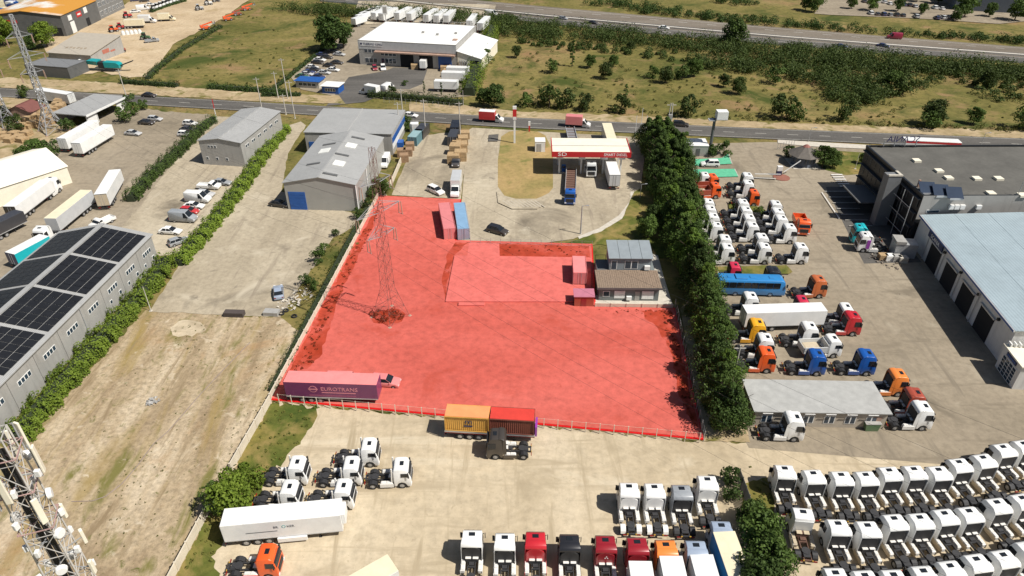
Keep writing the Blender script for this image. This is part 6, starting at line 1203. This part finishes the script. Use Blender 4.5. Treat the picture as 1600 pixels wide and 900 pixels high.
# signs
e = empty('totem_sign', place(804,224), 0, 'tall red and white totem sign on the station lawn', 'sign'); bx(e, 'post', WHITEM, -.25, .25, -.15, .15, 0, 7); bx(e, 'panel', REDM, -.5, .5, -.2, .2, 6.6, 9.4); bx(e, 'cap', WHITEM, -.5, .5, -.21, .21, 9.405, 10.2); bx(e, 'price_strip', WHITEM, -.45, .45, -.22, -.202, 6.6, 7.4)
e = empty('totem_sign', place(827,206), 0, 'small red and white marker post on the lawn edge', 'sign'); bx(e, 'post', REDM, -.2, .2, -.1, .1, 0, 1.8); bx(e, 'panel', WHITEM, -.3, .3, -.12, .12, 1.8, 3)
e = empty('totem_sign', place(339,188), 0, 'thin red and white post by the small grey building', 'sign'); bx(e, 'post', REDM, -.09, .09, -.08, .08, 3.5, 6.2); bx(e, 'post', WHITEM, -.09, .09, -.08, .08, 0, 3.495)
e = empty('billboard_tower', place(1108,241), 0, 'dark billboard pole with a white panel at the service yard gate', 'billboard'); obj('pole', MB().tube((0,0,0),(0,0,9.6),.45,.35,10).mesh('pole'), DGREY, e); bx(e, 'panel', WHITEM, .2, 2.9, -1.2, 1.0, 9.6, 11.6); bx(e, 'panel_frame', GALV, .1, 3.0, -1.25, -1.205, 9.5, 9.7); bx(e, 'walkway', GALV, -1.6, .2, -1, .8, 9.2, 9.4)
for i, (x, y, t) in enumerate(((991,224,186),(999,224,171),(1007,224,186))):
    e = empty('flag_pole', place(x, y), 0, 'white flag pole right of the fuel canopy, %s from the left' % ORD[i], 'flag pole', 'flag poles'); obj('shaft', MB().tube((0,0,0),(0,0,7.5 if i != 1 else 9.5),.09,.05,7).mesh('shaft'), WHITEM, e); obj('finial', MB().tube((0,0,7.5 if i != 1 else 9.5),(0,0,7.7 if i != 1 else 9.7),.12,.05,7).mesh('finial'), ALU, e)
for g, t, hgt in ((place(1042,224),'tall street pole pair with a transformer left of the grey cabin',11),):
    e = empty('transformer_pole', g, 0, t, 'pole'); [obj('shaft', MB().tube((x,0,0),(x*.4,0,hgt),.17,.12,8).mesh('shaft'), CP_, e) for x in (-.6,.6)]; bar(e, 'cross_bar', CP_, (-1.2,0,hgt-.5),(1.2,0,hgt-.5),.14); bx(e, 'transformer', GREYW, -.5, .5, -.5, .3, 6.8, 8)
e = empty('barrier_gate', place(1218,274), 0, 'white barrier arm gate with a blue cabinet in the service yard', 'barrier'); bx(e, 'cabinet', NAVYT, -.9, .3, -.4, .4, 0, 1.3); bx(e, 'cabinet_top', WHITEM, -.92, .32, -.42, .42, 1.303, 2.4); bar(e, 'arm', WHITEM, (.8,-.2,1.0), (4.6,.6,3.6), .16); bar(e, 'arm', WHITEM, (-.4,-1.6,1.0), (-6.6,-1.4,1.0), .14); obj('island', MB().tube((0,-1.4,0),(0,-1.4,.15),2.0,n=14).mesh('island'), M('brick_island', (.25,.1,.07), .9), e)
e = empty('totem_sign', place(604,46), 0, 'tall white totem sign beside the depot trailers', 'sign'); bx(e, 'post', WHITEM, -.25, .25, -.2, .2, 0, 6); bx(e, 'panel', WHITEM, -1.0, 1.0, -.3, .3, 6.003, 9.5); bx(e, 'panel_mark', GREYW, -.7, .7, -.33, -.302, 6.6, 9)
# crates, pallets and stacks
def crate(name, px, py, L, D, h, mat, lab, grp, rz=0, boards=4, cat='crate'):
    e = empty(name, place(px, py), rz, lab, cat, grp)
    for k in range(boards):
        z0 = h*k/boards; bx(e, 'board', mat, -L/2, L/2, -D/2, D/2, z0 + .03, z0 + h/boards - .03); bx(e, 'runner', WOOD2, -L/2+.08, L/2-.08, -D/2+.08, D/2-.08, z0 - .03 + (.03 if k == 0 else 0), z0 + .03)
    return e
ST_ = [(709,254,3.0,2.6,2.4),(720,250,3.0,2.6,2.6),(712,240,2.8,2.8,2.6),(722,236,2.8,2.8,2.4),(724,225,2.6,2.6,2.2),(714,228,2.2,2.2,1.8),(727,216,2.4,2.4,2.0)]
for i, (x, y, L, D, h) in enumerate(ST_): crate('crate_stack', x, y, L, D, h, WOOD, 'tan crate stack beside the fuel station drive, %s from the near end' % ORD[i], 'tan crate stacks', random.uniform(-6, 6))
for i, (x, y) in enumerate(((632,252),(638,243),(628,244),(641,234))): crate('crate_stack', x, y, 2.2, 2, 2.0, M('brown_crate', (.3,.19,.11), .85, 0, .3, 2) if i == 0 else bpy.data.materials['brown_crate'], 'brown crate stack at the container yard wall, %s from the near end' % ORD[i], 'brown crate stacks', random.uniform(-12, 12))
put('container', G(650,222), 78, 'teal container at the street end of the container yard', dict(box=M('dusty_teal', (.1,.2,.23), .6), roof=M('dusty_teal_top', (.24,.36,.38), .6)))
put('container', G(660,212), 78, 'dark container behind the teal one', dict(box='dark')); put('container', G(709,222), 85, 'dark green container above the crate stacks', dict(box='dark')); put('container', G(712,207), 88, 'black container at the street end of the crate stacks', dict(box='black'))
crate('cabinet_stack', 648, 205, 2.2, 2, 2.4, WHITEM, 'white cabinet on the teal container end', None, 0, 1, 'cabinet'); crate('crate_stack', 622, 228, 3, 2.4, 1.4, BLUEM, 'blue bin beside the blue walled building', None, 0, 1, 'bin')
for i in range(18):
    x, y = 52 + (i % 6)*9 + (i//6)*-8, 184 + (i//6)*9 + (i % 6)*-1.6
    crate('pallet_stack', x, y, 2.4, 2.2, random.uniform(1.2, 2.6), WOOD, 'stack of tan pallets in the pile under the left pylon', 'pallet stacks under the left pylon', random.uniform(-15, 15), 5, 'pallets')
for i in range(7): crate('pallet_stack', 4 + i*6.5, 212 + (i % 3)*5, 2.4, 2.2, random.uniform(.6, 1.5), WOOD, 'low untidy stack of tan pallets at the left edge', 'low pallet stacks', random.uniform(-25, 25), 3, 'pallets')
for i, (x, y) in enumerate(((92,171),(98,173),(95,166))): crate('pallet_stack', x, y, 2.2, 2.2, 2.4, WOOD, 'tall pallet stack behind the white sided trailer', 'pallet stacks behind the trailer', 10, 5, 'pallets')
for i in range(26):
    x, y = 2 + (i % 7)*9 + random.uniform(-2, 2), 4 + (i//7)*8 + random.uniform(-2, 2)
    if x > 50 and y > 14: x -= 30
    crate('goods_stack', x, y, 3, 3, random.uniform(2, 3.6), PAINT(['navy','white','blue','cream'][i % 4]), '%s goods stack in the top left corner pile' % ['dark blue','white','blue','cream'][i % 4], ['dark blue','white','blue','cream'][i % 4] + ' goods stacks', random.uniform(-20, 20), 3, 'goods')
for i, (x, y) in enumerate(((694,111),(700,109),(706,112),(710,107),(699,116),(648,108),(718,110))): crate('crate_stack', x, y, 2.4, 2, 1.8, WOOD, 'wooden crate piled at the depot doors', 'wooden crates at the depot', random.uniform(-10, 10), 3)
# bits on the drive and the lots
crate('flat_crate', 367, 493, 3.4, 1.2, .9, M('dark_crate', (.07,.055,.05), .85), 'dark open crate on the vacant lot edge', None, -3, 2); crate('flat_crate', 425, 491, 2.6, 1.4, .8, GREYW, 'grey metal box by the rubbish at the drive end', None, -5, 2)
for i, (x, y) in enumerate(((440,491),(460,495),(447,486))):
    o = obj2('tyre', WH['big'][0], TYRE, None, None); o.location = G(x, y) + Vector((0,0,.15)); o.rotation_euler = (R(90), 0, i); tag(o, 'loose tyre by the drive end, %s from the left' % ORD[[0,2,1][i]], 'tyre', 'loose tyres')
def rubble(name, px, py, n, rad, label, mats, cat='rubble'):
    g = place(px, py); q = random.Random(px); mb = MB()
    for k in range(n):
        a = q.uniform(0, 6.28); r = rad*math.sqrt(q.random()); s = q.uniform(.12, .45); x, y = r*math.cos(a), r*math.sin(a); mb.add([(x+q.uniform(-s,s), y+q.uniform(-s,s), q.uniform(0, s)) for _ in range(6)], [(0,1,2),(0,2,3),(0,3,4),(0,4,1),(5,2,1),(5,3,2),(5,4,3),(5,1,4)])
    return tag(obj(name, mb.mesh(name), mats, None, g), label, cat, kind='stuff')
rubble('rubbish_heap', 452, 476, 55, 2.2, 'heap of pale rubbish beside the silver car', CONC); rubble('rubbish_heap', 240, 628, 30, .9, 'white and grey debris on the vacant lot', GREYW); rubble('rubbish_heap', 1385, 409, 60, 3.2, 'scattered machine parts in the hall shade', M('mixed_parts', (.24,.2,.16), .7, 0, .6, 4)); rubble('rubbish_heap', 470, 462, 40, 2.2, 'pale stones along the wall strip', CONC)
for i, (x, y) in enumerate(((1378,405),(1388,406),(1399,407),(1409,409))): crate('parts_pallet', x, y, 1.6, 1.3, 1.2, [WOOD, WHITEM, GREYW, CONC][i], 'parts pallet in the hall shade, %s from the left' % ORD[i], 'parts pallets', 0, 2, 'pallet')
e = empty('machine_housing', place(1408,398), -8, 'grey metal housing against the hall wall', 'cabinet'); bx(e, 'body', ALU, -2, 2, -1.4, 1.4, 0, 3); bx(e, 'hood', GREYW, -2.2, -.3, -1.5, 1.5, 3.003, 3.6)
e = empty('waste_skip', place(1358,668), 0, 'olive waste bin at the office corner', 'bin'); obj('tub', MB().prism([(-.9,0),(-1.1,1.3),(1.1,1.3),(.9,0)], .8).mesh('tub', .05), PAINT('green'), e); bx(e, 'lid', GREYW, -1.1, 1.1, -.85, .85, 1.305, 1.4)
# garden parasol and red car by the house
# hose line snaking over the vacant lot
pts = [(391,535),(350,577),(310,620),(280,655),(262,675),(240,694),(215,728),(190,757),(165,776),(145,783),(112,784)]; mb = MB()
W3 = [G(*p) + Vector((0,0,.05)) for p in pts]
for p, q in zip(W3, W3[1:]): mb.tube(p, q, .06, n=5)
tag(obj('hose', mb.mesh('hose'), M('faded_hose', (.24,.19,.17), .8)), 'long dark hose lying across the vacant lot', 'hose')

# things that share a label are told apart by their order across the picture
def shown_x(o): return o.location.x / (o.location.y * CT + CAMH * ST)
same = {}
for o in bpy.data.objects:
    if o.parent is None and o.get('label') and o.get('kind') != 'structure': same.setdefault(o['label'], []).append(o)
for lab, os_ in same.items():
    if len(os_) > 1:
        for i, o in enumerate(sorted(os_, key=shown_x)): o['label'] = lab + ', ' + ORD[i] + ' from the left'
